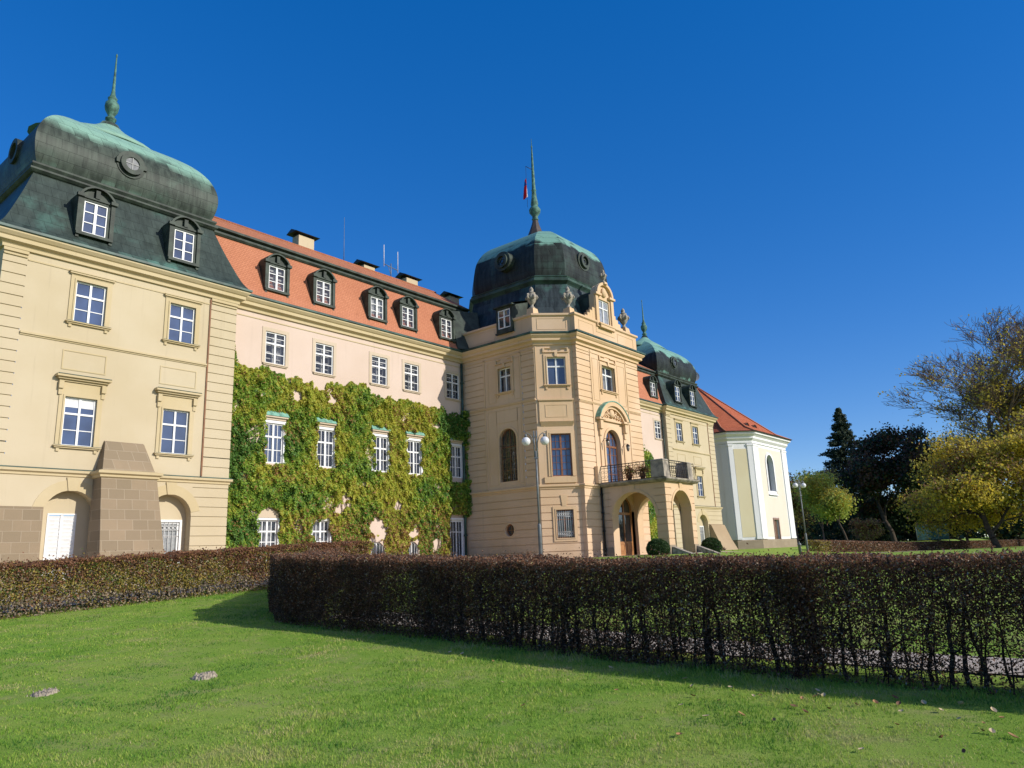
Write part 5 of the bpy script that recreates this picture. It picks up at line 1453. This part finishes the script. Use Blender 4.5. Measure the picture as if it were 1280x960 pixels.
for i in range(5):
    mb.quad((*e[i], z0), (*e[i + 1], z0), mid[i + 1], mid[i])
    if 1 <= i <= 3: mb.add((mid[i], mid[i + 1], AP), ((0, 1, 2),))
    else: mb.quad(mid[i], mid[i + 1], top[i + 1], top[i])
rf = mb.build('roof', tiles('red chapel tile', (.50, .15, .075), (.40, .115, .055), (.22, .06, .03), (.8, .7, .65)), CH)
mb = MB()
for i in (1, 2, 3, 4): mb.tube([(*e[i], z0 + .04), tuple(mid[i][j] + (.04 if j == 2 else 0) for j in range(3)), (AP[0], AP[1], AP[2] + .04)], .11, 6)
mb.tube([(AP[0], AP[1], AP[2] + .05), (AP[0], 52, AP[2] + .05)], .12, 6); mb.build('ridge_tiles', TILE_O, rf)
mb = MB(); mb.sweep(CP, [(.70, 12.425), (.92, 12.43), (.94, 12.5), (.8, 12.54)]); mb.build('gutter', plain('dark gutter', (.05, .035, .03), (.03, .025, .02)), CH)
for x, y, z in ((82.45, 32.35, 13.5), (84.75, 32.35, 13.5)):
    mb = MB(); f3 = Fr((0, y), (1, 0), (0, -1)); n = 10
    arc = [(x + .55 * math.cos(math.pi * i / n), z + .5 * math.sin(math.pi * i / n)) for i in range(n + 1)]
    for i in range(n): mb.quad(f3(*arc[i], .1), f3(*arc[i + 1], .1), f3(*arc[i + 1], -1.6), f3(*arc[i], -1.6))
    d_ = mb.build('roof_vent', TILE_R, CH)
    mb = MB(); mb.add([f3(u_, z_, .02) for u_, z_ in arc] , [list(range(n + 1))]); mb.build('vent_opening', DARKIN, d_)

# ================================================================== loose things
# stone urns
def urn(loc, label, s=1.):
    mb = MB(); mb.lathe((0, 0, 0), [(.20, 0), (.20, .1), (.13, .14), (.09, .25), (.14, .33), (.26, .50), (.33, .72), (.34, .86), (.30, .96), (.22, 1.02), (.25, 1.06), (.25, 1.1), (.15, 1.16), (.12, 1.24), (.15, 1.3), (.10, 1.42), (.03, 1.52)], 14)
    for i in range(6):
        a = i * math.pi / 3; mb.tube([(.3 * math.cos(a), .3 * math.sin(a), .62), (.39 * math.cos(a), .39 * math.sin(a), .76), (.31 * math.cos(a), .31 * math.sin(a), .92)], .055, 6)
    for sx in (-1, 1): mb.tube([(sx * .28, 0, .98), (sx * .44, 0, .95), (sx * .46, 0, .75), (sx * .34, 0, .62)], .035, 6)
    o = mb.build('stone_urn', SANDST); o.location = loc; o.scale = (s, s, s)
    tag(o, label, 'urn', 'stone urns on the tower parapet'); return o
def pedestal(x, y, z0, z1, w=.3):
    mb = MB(); prism(mb, [(x - w, y - w, z0), (x + w, y - w, z0), (x + w, y + w, z0), (x - w, y + w, z0)], [(x - w * .8, y - w * .8, z1), (x + w * .8, y - w * .8, z1), (x + w * .8, y + w * .8, z1), (x - w * .8, y + w * .8, z1)]); mb.build('urn_pedestal', TOWER_TRIM, PAL)
pedestal(36.05, 27.42, 15.08, 15.5); urn((36.05, 27.42, 15.5), 'pale stone urn on the left corner of the tower parapet')
pedestal(37.72, 25.72, 15.08, 15.5); urn((37.72, 25.72, 15.5), 'weathered stone urn left of the gabled dormer on the tower')
pedestal(44.0, 25.35, 15.08, 15.42); urn((44.0, 25.35, 15.42), 'dark footed stone urn at the right end of the tower parapet')
pedestal(41.1, 25.0, 17.85, 18.02, .2); urn((41.1, 25.0, 18.02), 'small dark urn crowning the gabled dormer', .62)

# flag
fl = empty('flag', (41.2, 31.3, 27.0), 'limp red, white and blue flag hanging beside the copper spire', 'flag')
def flag():
    mats = [('red', (.50, .02, .03)), ('white', (.75, .75, .75)), ('blue', (.02, .05, .22))]
    A, B = 14, 18; V = {}
    for i in range(A + 1):
        for j in range(B + 1):
            s, t = i / A, j / B
            x = 41.2 - s * (.16 + .30 * t); y = 31.3 + .12 * math.sin(s * 9 + t * 2) * (.4 + t); z = 28.35 - t * (1.55 + .25 * s) - .22 * s
            V[i, j] = (x, y, z)
    for k, (nm, c) in enumerate(mats):
        mb = MB()
        for i in range(A):
            for j in range(B):
                s, t = (i + .5) / A, (j + .5) / B
                sel = 2 if t < .55 and s > .9 - t * 1.6 and t < .34 else (1 if s < .42 and t > .15 else 0)
                if sel == k: mb.quad(V[i, j], V[i + 1, j], V[i + 1, j + 1], V[i, j + 1])
        if mb.f: mb.build({'red': 'red_field', 'white': 'white_stripe', 'blue': 'blue_wedge'}[nm], plain(nm + ' flag cloth', c, None, 3, .8, .1), fl)
flag()

# antennas
def antenna(loc, label, kind):
    t = empty('antenna', loc, label, 'antenna')
    x, y, z = loc; mb = MB()
    if kind == 'whip':
        mb.tube([(x, y, z), (x, y, z + 1.2), (x, y, z + 3.3)], [.03, .02, .012], 6); mb.build('mast', GREYIRON, t)
        mb = MB(); mb.tube([(x, y, z - .25), (x, y, z + .12)], .06, 8); mb.build('foot', GREYIRON, t)
    else:
        mb.tube([(x, y, z - .2), (x, y, z + 1.15)], .04, 6); mb.build('mast', GREYIRON, t)
        mb = MB(); mb.tube([(x - .65, y, z + .95), (x + .65, y, z + .8)], .03, 6); mb.tube([(x, y, z + .3), (x - .3, y, z + .9)], .018, 5); mb.build('crossbar', GREYIRON, t)
        for s, h in ((-.65, .95), (.65, .8)): mb = MB(); mb.tube([(x + s, y, z + h - .2), (x + s, y, z + h + 1.45)], .028, 6); mb.build('dipole', WHITE2, t)
antenna((28.85, 37.6, 19.6), 'thin single whip antenna on the red roof ridge', 'whip')
antenna((33.0, 37.6, 19.6), 'forked antenna with two pale rods on the roof ridge', 'fork')
t = empty('dish_antenna', (82.2, 38.2, 18.6), 'round grey dish antenna above the tip of the chapel roof', 'antenna')
mb = MB(); mb.tube([(82.2, 38.2, 17.9), (82.2, 38.2, 20.4)], .06, 6); mb.build('mast', GREYIRON, t)
mb = MB(); n = 20
rr = [(0, 0.), (.25, .02), (.45, .07), (.62, .14)]
aim = Vector((-.75, -.62, .12)).normalized(); sa = aim.cross(Vector((0, 0, 1))).normalized(); sb = sa.cross(aim); c0 = Vector((82.15, 38.1, 20.5))
pts = [c0 + (sa * math.cos(2 * math.pi * k / n) + sb * math.sin(2 * math.pi * k / n)) * r + aim * h for r, h in rr for k in range(n)]
mb.add(pts, [[i * n + k, i * n + (k + 1) % n, (i + 1) * n + (k + 1) % n, (i + 1) * n + k] for i in range(3) for k in range(n)], smooth=True); mb.build('reflector', plain('grey dish', (.36, .36, .38), (.28, .28, .3), 3, .6), t)
mb = MB(); mb.tube([c0, c0 + aim * .55], .02, 5); mb.tube([c0 + aim * .5, c0 + aim * .62], .06, 8); mb.build('feed_horn', GREYIRON, t)

# street lamps
def lamp(loc, H, rot, label):
    t = empty('street_lamp', loc, label, 'street lamp', 'twin globe street lamps', rot)
    def part(mb, nm, mat): o = mb.build(nm, mat); o.parent = t; return o
    mb = MB(); mb.tube([(0, 0, -.3), (0, 0, 1.75), (0, 0, 1.85)], [.10, .10, .065], 12); mb.tube([(0, 0, 1.8), (0, 0, H - 1.1)], [.062, .05], 12)
    for s in (-1, 1): mb.tube([(s * .07, 0, H - 1.5), (s * .07, 0, H)], .035, 8)
    mb.box(Fr((0, 0), (1, 0), (0, 1)), -.12, .12, H - 1.5, H - 1.42, -.06, .06); mb.box(Fr((0, 0), (1, 0), (0, 1)), -.11, .11, H - .35, H - .29, -.05, .05)
    part(mb, 'pole', GREYIRON)
    for s in (-1, 1):
        mb = MB(); mb.tube([(s * .07, 0, H - .75), (s * .22, 0, H - .28), (s * .36, 0, H - .14), (s * .5, 0, H - .18)], .022, 8); mb.tube([(s * .5, 0, H - .16), (s * .5, 0, H - .34)], [.05, .09], 10)
        mb.tube([(s * .36, 0, H - .14), (s * .62, 0, H - .02)], .012, 5); part(mb, 'arm', GREYIRON)
        mb = MB(); mb.lathe((s * .5, 0, H - .56), [(.24 * math.sin(math.pi * k / 12), -.24 * math.cos(math.pi * k / 12)) for k in range(1, 12)], 20); part(mb, 'globe', OPAL)
    return t
lamp((30.98, 23.78, gzf(30.98, 23.78)), 6.75, RAD(-51), 'grey street lamp with two white globes before the tower corner')
lamp((69.1, 22.85, gzf(69.1, 22.85)), 6.7, RAD(-25), 'distant grey street lamp with two white globes beside the chapel')
mb = MB(); mb.lathe((0, 0, 0), [(.13, -.2), (.13, .75), (.17, .78), (.17, .86), (.10, .95)], 12); o = mb.build('bollard', GREYIRON); o.location = (66.4, 22.6, gzf(66.4, 22.6)); tag(o, 'short grey post beside the distant street lamp', 'bollard')

# lanterns
def lantern(p, wall, label, drop=False):
    t = empty('wall_lantern', p, label, 'lantern'); x, y, z = p
    mb = MB(); w = Vector(wall)
    if not drop:
        mb.tube([Vector(p) - w * .45 + Vector((0, 0, .1)), Vector(p) - w * .25 + Vector((0, 0, .34)), Vector(p) + Vector((0, 0, .3))], .018, 6)
    else: mb.tube([(x, y, z + .25), (x, y, z + .7)], .015, 6)
    mb.lathe(p, [(.02, .32), (.14, .2), (.15, .17), (.03, .16)], 8); mb.build('bracket', IRON, t)
    mb = MB(); mb.lathe(p, [(.06, -.18), (.11, .0), (.12, .165)], 8); mb.build('lamp_glass', plain('smoky lantern glass', (.22, .2, .17), (.15, .14, .12), 4, .15, .5), t)
lantern((39.85, 24.78, 6.75), (0, -1, 0), 'black iron lantern left of the balcony door')
lantern((42.3, 24.78, 6.62), (0, -1, 0), 'black iron lantern right of the balcony door')
lantern((41.6, 22.7, 3.1), (0, 0, 0), 'small dark lantern hanging inside the porch', True)
lantern((77.55, 34.6, 3.2), (-1, 0, 0), 'dark bracket lamp on the shaded side wall of the chapel')

# topiary balls
BOX = leafm('box leaf', (.028, .062, .018), (.045, .085, .024), .6, .2)
def topiary(loc, R, label):
    t = empty('topiary_bush', loc, label, 'clipped bush', 'clipped box balls by the porch steps')
    n = 9000; d = rng.normal(size=(n, 3)); d /= np.linalg.norm(d, axis=1, keepdims=True)
    P = d * np.array([R, R, R * .86]) * (1 - rng.exponential(.04, n))[:, None] * (1 + .03 * noise2(d[:, 0] * 4, d[:, 2] * 4, 2., 5))[:, None] + np.array(loc) + np.array([0, 0, R * .72])
    leaf_cloud(P[P[:, 2] > loc[2]], .075, [BOX], None, 'foliage', t)
    mb = MB(); mb.tube([(loc[0], loc[1], loc[2] - .1), (loc[0], loc[1], loc[2] + R)], .05, 6); mb.build('stem', BARK_H, t)
topiary((36.5, 20.0, gzf(36.5, 20.0) - .12), .62, 'round clipped box bush left of the porch steps')
topiary((46.2, 21.4, gzf(46.2, 21.4) - .1), .66, 'round clipped box bush right of the porch steps')

# flowers on the balcony
FLW = leafm('faded orange flower', (.35, .14, .05), (.22, .10, .04), .7, .3)
for (x, y, lab) in ((39.35, 23.1, 'pot of faded orange flowers behind the left balcony railing'), (39.4, 22.2, 'low pot of dry brown flowers by the balcony corner pier')):
    t = empty('flower_pot', (x, y, 4.23), lab, 'flower pot')
    mb = MB(); mb.lathe((x, y, 4.23), [(.13, 0), (.19, .3), (.2, .34), (.16, .34)], 12); mb.build('pot', plain('clay pot', (.30, .13, .07), (.24, .10, .05)), t)
    n = 700; P = np.array([x, y, 4.78]) + rng.normal(size=(n, 3)) * np.array([.17, .2, .16]); leaf_cloud(P, .09, [FLW, IV_G, H_RUST], rng.choice(3, n, p=[.5, .2, .3]), 'foliage', t)

# molehills
EARTH = plain('dry crumbly earth', (.44, .38, .29), (.28, .24, .18), 25, .95, .1, .8, 60)
for x, y, R, lab in ((5.74, 10.5, .19, 'small heap of grey earth in the middle of the lawn'), (3.98, 11.36, .15, 'low flat patch of earth at the left of the lawn')):
    n = 36; gx_, gy_ = np.meshgrid(np.linspace(-1.3, 1.3, n), np.linspace(-1.3, 1.3, n))
    rr = np.hypot(gx_, gy_) * (1 + .22 * noise2(gx_, gy_, 2.2, int(R * 100)))
    H = (.045 if R > .17 else .022) * np.clip(1 - rr ** 2, -1, 1) + .016 * rng.normal(size=rr.shape) * (rr < 1.15) + .012 * noise2(gx_, gy_, 7., 5) - .02 * (rr > 1)
    X_, Y_ = x + gx_ * R, y + gy_ * R * .9
    k_ = np.arange(n * n).reshape(n, n); f_ = np.stack([k_[:-1, :-1].ravel(), k_[:-1, 1:].ravel(), k_[1:, 1:].ravel(), k_[1:, :-1].ravel()], 1)
    tag(np_obj('molehill', np.stack([X_.ravel(), Y_.ravel(), (gz(X_, Y_) + H + .012).ravel()], 1), f_, [EARTH]), lab, 'molehill', 'earth heaps on the lawn')

# fallen leaves
FALL = [plain('pale fallen leaf', (.50, .40, .24), (.40, .30, .17), 8, .7), plain('tan fallen leaf', (.34, .19, .08), (.26, .14, .06), 8, .7), plain('brown fallen leaf', (.16, .075, .04), (.11, .055, .03), 8, .7)]
FLAB = ['pale curled leaf fallen on the grass near the hedge', 'tan curled leaf fallen on the grass near the hedge', 'dark brown curled leaf fallen on the grass near the hedge']
def leaf_mesh(mat):
    mb = MB(); n = 7; L = .075
    for s in (-1, 1):
        for i in range(n):
            t0, t1 = i / n, (i + 1) / n; w0, w1 = .024 * math.sin(math.pi * t0) ** .7, .024 * math.sin(math.pi * t1) ** .7
            z = lambda t: .012 * (2 * t - 1) ** 2
            mb.quad((L * (t0 - .5), 0, z(t0)), (L * (t1 - .5), 0, z(t1)), (L * (t1 - .5), s * w1, z(t1) + w1 * .5), (L * (t0 - .5), s * w0, z(t0) + w0 * .5), 0, True)
    return mb.build('fallen_leaf', mat)
srcs = [leaf_mesh(m) for m in FALL]
spots = [(8.55, 3.9, 0), (8.55, 2.9, 0), (8.4, 2.3, 1), (8.6, 1.9, 0), (8.7, 1.6, 0), (8.45, 2.1, 2), (8.3, 1.7, 0), (8.1, 2.0, 0), (8.5, 1.3, 0), (8.2, 1.2, 1), (7.9, 2.6, 2), (7.5, 1.9, 1), (7.2, 1.5, 2), (7.6, 1.2, 0), (6.6, 5.4, 1), (5.2, 2.1, 1), (8.9, 5.6, 0), (8.8, 4.6, 0), (8.7, 3.3, 2), (8.3, 3.0, 1), (8.95, 8.8, 0), (9.1, 10.2, 0), (8.9, 13.4, 0), (9.2, 14.2, 0), (7.8, 3.7, 2), (8.0, 1.5, 0), (7.9, 1.3, 1), (8.6, 2.5, 0), (8.75, 2.2, 2), (8.8, 3.0, 0)] + [(random.uniform(6.2, 8.9), random.uniform(1.0, 4.2), random.choice((0, 0, 1, 2))) for _ in range(22)] + [(random.uniform(7.5, 9.1), random.uniform(4, 13), random.choice((0, 1))) for _ in range(10)]
first = [True] * 3
for x, y, k in spots:
    o = srcs[k] if first[k] else srcs[k].copy()
    if not first[k]: COL.objects.link(o)
    first[k] = False
    s = random.uniform(.6, 1.15)
    o.location = (x, y, gzf(x, y) + .022); o.scale = (s, s, s); o.rotation_euler = (random.uniform(-.5, .5), random.uniform(-.5, .5), random.uniform(0, 6.28))
    tag(o, FLAB[k], 'leaf', ('pale fallen leaves', 'tan fallen leaves', 'dark fallen leaves')[k])

# ================================================================== trees
BARK = plain('park bark', (.085, .065, .05), (.05, .04, .03), 3, .9, .1, .4, 10)
BARK_P = plain('purple brown bark', (.19, .135, .105), (.12, .085, .07), 2, .9, .1)
T_YEL = leafm('autumn yellow leaf', (.66, .50, .05), (.54, .44, .065), .6, .45, .4)
T_OLV = leafm('olive autumn leaf', (.32, .32, .07), (.40, .33, .08), .6, .45, .4)
T_GRN = leafm('yellow green leaf', (.46, .52, .10), (.34, .43, .085), .6, .45, .4)
T_COP = leafm('copper beech leaf', (.075, .042, .034), (.12, .062, .042), .6, .2, .4)
T_DGR = leafm('dark evergreen leaf', (.026, .050, .024), (.045, .072, .034), .6, .15, .4)
T_CON = leafm('conifer needle', (.034, .056, .032), (.06, .075, .042), .7, .1, .4)
T_BRN = leafm('brown autumn leaf', (.31, .165, .07), (.22, .13, .065), .6, .3, .4)

def grow(base, H, r0, dirn, levels, rs, spread=.55, upb=.25, nchild=(3, 5), lr=.62, first_h=.28):
    """recursive limbs; returns segments and twig tips"""
    segs, tips = [], []
    def limb(p, d, L, r, lv):
        n = 5 if lv < 2 else 3
        pts = [p]; dd = d.copy()
        for i in range(n):
            dd = dd + rs.normal(0, .10 if lv == 0 else .17, 3) + np.array([0, 0, upb * (.12 if lv else .02)]); dd /= np.linalg.norm(dd)
            pts.append(pts[-1] + dd * L / n)
        for i in range(n):
            ra, rb = r * (1 - .55 * i / n), r * (1 - .55 * (i + 1) / n); segs.append((*pts[i], *pts[i + 1], ra, rb))
        if lv >= levels:
            tips.append(pts[-1]); tips.append(pts[-2]); return
        k = rs.integers(nchild[0], nchild[1] + 1)
        for j in range(k):
            t = (first_h + (1 - first_h) * (j + rs.random()) / k) if lv == 0 else rs.uniform(.3, 1)
            i = min(int(t * n), n - 1); q = pts[i] + (pts[i + 1] - pts[i]) * (t * n - i)
            ax = rs.normal(size=3); ax -= ax.dot(dd) * dd; ax /= np.linalg.norm(ax) + 1e-9
            nd_ = dd * math.cos(spread) + ax * math.sin(spread * rs.uniform(.8, 1.35)); nd_[2] += upb * .5; nd_ /= np.linalg.norm(nd_)
            limb(q, nd_, L * lr * rs.uniform(.75, 1.15) * (1 - .25 * t if lv == 0 else 1), r * (1 - .5 * t) * .62, lv + 1)
        limb(pts[-1], dd, L * lr * .9, r * .45, lv + 1)
    limb(np.array(base, float), np.array(dirn, float) / np.linalg.norm(dirn), H * .42, r0, 0)
    return np.array(segs), np.array(tips)

def scale_to(segs, tips, base, H, W=None):
    b = np.array(base); zt = max(segs[:, 5].max(), tips[:, 2].max()) - b[2]; s = H / zt
    sx = s if W is None else W / (2 * np.percentile(np.abs(tips[:, :2] - b[:2]), 92))
    S = np.array([sx, sx, s])
    segs[:, :3] = b + (segs[:, :3] - b) * S; segs[:, 3:6] = b + (segs[:, 3:6] - b) * S
    return segs, b + (tips - b) * S

def tree(name, label, x, y, H, W, r0, levels, mats, probs, nleaf, lsize, sig, seed, bark=None, group=None, lean=(0, 0, 1), lowcut=0., zprob=None, minr=.014, **kw):
    rs = np.random.default_rng(seed); z = gzf(x, y); base = (x, y, z - .2)
    t = empty(name, (x, y, z), label, 'tree', group)
    segs, tips = grow(base, H, r0, lean, levels, rs, **kw); segs, tips = scale_to(segs, tips, base, H, W)
    big = segs[:, 6] > .05
    if not big.any(): big[:10] = True
    v, f = tubes(segs[big], 7); sm = segs[~big].copy()
    if len(sm):
        sm[:, 6:] = np.maximum(sm[:, 6:], minr); v2, f2_ = tubes(sm, 3)
        f = np.concatenate([f, f2_ + len(v)]); v = np.concatenate([v, v2])
    np_obj('trunk', v, f, [bark or BARK], t, None, True)
    if nleaf:
        P = tips[rs.integers(0, len(tips), nleaf)] + rs.normal(0, sig, (nleaf, 3)) * np.array([1, 1, .6])
        P = P[P[:, 2] > z + lowcut]
        if zprob: P = P[rs.random(len(P)) < np.interp((P[:, 2] - z) / H, *zprob)]
        k = noise2(P[:, 0] + P[:, 1] * .6, P[:, 2], .45, seed) * .35 + rs.random(len(P))
        idx = np.digitize(np.clip(k, 0, .999), np.cumsum(probs)[:-1])
        leaf_cloud(P, lsize, mats, idx, 'crown', t, up=np.array([0, -.3, .6]), aspect=.7)
    return t

def conifer(label, x, y, H, W, seed, mat, nleaf=22000):
    rs = np.random.default_rng(seed); z = gzf(x, y); t = empty('spruce_tree', (x, y, z), label, 'tree')
    mb = MB(); mb.tube([(x, y, z - .3), (x, y, z + H * .5), (x, y, z + H)], [H * .016, H * .01, .03], 7); mb.build('trunk', BARK, t)
    P = []; lv = 46
    for i in range(lv):
        f = (i + .5) / lv; R = W / 2 * (1 - f) ** .85 * (1 + .18 * math.sin(i * 2.1)); nb = int(9 + 8 * (1 - f))
        for b in range(nb):
            a = rs.uniform(0, 2 * math.pi); L = R * rs.uniform(.6, 1.12); m = int(nleaf / lv / nb)
            s = rs.random(m) ** .6
            P.append(np.stack([x + np.cos(a) * L * s + rs.normal(0, .16, m), y + np.sin(a) * L * s + rs.normal(0, .16, m), z + H * (.05 + .95 * f) - L * s * .28 + .5 * s ** 3 + rs.normal(0, .14, m)], 1))
    P = np.concatenate(P)
    leaf_cloud(P, .42, [mat, T_DGR], (rs.random(len(P)) < .3).astype(int), 'crown', t, aspect=.5)

conifer('tall dark pointed spruce rising above the park trees', 162.5, 43.7, 27.6, 21.0, 3, T_CON, 60000)
tree('copper_beech', 'broad dark purple leaved tree right of the tall spruce', 150.8, 34.0, 20.5, 15, .5, 4, [T_COP, T_DGR], [.5, .5], 36000, .55, 1.05, 12, zprob=([0, .12, .3, 1], [.6, 1, 1, .85]))
tree('maple_tree', 'bright yellow green tree in front of the spruce', 118.6, 33.1, 11.4, 9.5, .2, 4, [T_GRN, T_YEL, T_OLV], [.66, .22, .12], 15000, .32, .8, 6, lowcut=.5, first_h=.12, upb=.3)
tree('shrub', 'rust brown round bush beneath the yellow green tree', 109.4, 28.2, 3.4, 4.6, .08, 3, [T_BRN, T_OLV], [.8, .2], 3000, .26, .35, 8, first_h=.05)
tree('lime_tree', 'broad olive and yellow tree with low boughs and a full crown in view', 108.5, 13.0, 14.2, 14.5, .42, 4, [T_YEL, T_OLV, T_BRN], [.50, .36, .14], 30000, .36, 1.0, 21, lowcut=1.4, upb=.12, spread=.7, first_h=.25)
tree('lime_tree', 'yellow tree cut off by the right edge of the view, beside the broad lime', 117.5, 5.4, 13.5, 15, .4, 4, [T_YEL, T_OLV, T_BRN], [.62, .28, .1], 24000, .38, .9, 23, lowcut=1.2, upb=.12, spread=.7, first_h=.25)
tree('ash_tree', 'huge half bare tree with purple brown twigs towering at the right edge', 150.0, 10.4, 41, 27, .85, 6, [T_YEL, T_OLV], [.7, .3], 30000, .42, .8, 35, bark=BARK_P, nchild=(4, 4), lr=.66, upb=.55, spread=.5, lowcut=6, minr=.03, zprob=([0, .35, .55, .75, 1], [1., 1., .7, .18, .04]))
tree('lime_tree', 'olive brown tree close behind the chapel corner', 140, 52, 13.5, 10, .25, 4, [T_BRN, T_OLV, T_YEL], [.5, .35, .15], 7500, .45, .75, 41, group=None)
tree('birch_tree', 'slim half bare tree between chapel and spruce', 136, 46.5, 13.0, 8, .18, 4, [T_OLV, T_BRN], [.6, .4], 3600, .36, .7, 44, bark=BARK_P)
tree('birch_tree', 'thin leafless tree left of the yellow green tree', 138, 42.3, 14.0, 7, .17, 5, [T_OLV], [1.], 900, .3, .5, 46, bark=BARK_P)
tree('oak_tree', 'low brown tree behind the distant street lamp', 150, 54, 11.5, 11, .3, 4, [T_BRN, T_OLV], [.6, .4], 7000, .5, .8, 49)
tree('oak_tree', 'dull green tree between the copper beech and the right hand trees', 170, 30, 13, 13, .3, 4, [T_DGR, T_OLV], [.7, .3], 7000, .6, .9, 52)
tree('yew_tree', 'dark evergreen mass below the spruce', 158, 42.5, 8.5, 12, .3, 3, [T_DGR, T_COP], [.8, .2], 9000, .55, .9, 55, first_h=.05)
tree('yew_tree', 'dark evergreen behind the copper beech trunk', 160, 32.0, 8.5, 14, .3, 3, [T_DGR, T_CON], [.8, .2], 9000, .55, .9, 57, first_h=.05)
tree('yew_tree', 'dark evergreen shading the ground left of the lime trunk', 165, 24, 9, 15, .3, 3, [T_DGR, T_CON], [.8, .2], 9000, .6, .9, 59, first_h=.05)
tree('yew_tree', 'dark evergreen at the far right behind the lime tree', 170, 13, 10, 17, .3, 3, [T_DGR, T_CON], [.8, .2], 9000, .6, .9, 61, first_h=.05)
# far wood that closes the park
def wood():
    n = 60000; a = rng.uniform(RAD(-25), RAD(36), n); d = rng.uniform(215, 260, n)
    X, Y = d * np.cos(a), d * np.sin(a); top = 11 + 3 * noise2(a * 60, a * 10, 1., 81)
    Z = gz(X, Y) + rng.random(n) ** .8 * top
    o = leaf_cloud(np.stack([X, Y, Z], 1), 1.5, [T_DGR, T_OLV, T_BRN], rng.choice(3, n, p=[.6, .25, .15]), 'far_wood')
    tag(o, 'far dark wood closing the park behind the trees', 'wood', kind='stuff')
wood()
# netting screen and pale posts under the trees
t = empty('netting_screen', (158, 29, gzf(158, 29)), 'blue green netting screen glimpsed under the dark trees', 'screen')
g = gzf(158, 29)
mb = MB(); mb.box(Fr((156.6, 31.4), (.5, -.866), (-.866, -.5)), 0, 5.5, g + .2, g + 3.0, -.03, .03); mb.build('net', plain('teal net', (.035, .10, .10), (.02, .06, .065), 1.2, .8), t)
for k in range(4):
    mb = MB(); u = k * 5.5 / 3; mb.tube([(156.6 + .5 * u, 31.4 - .866 * u, g - .3), (156.6 + .5 * u, 31.4 - .866 * u, g + 3.1)], .06, 6); mb.build('post', GREYIRON, t)
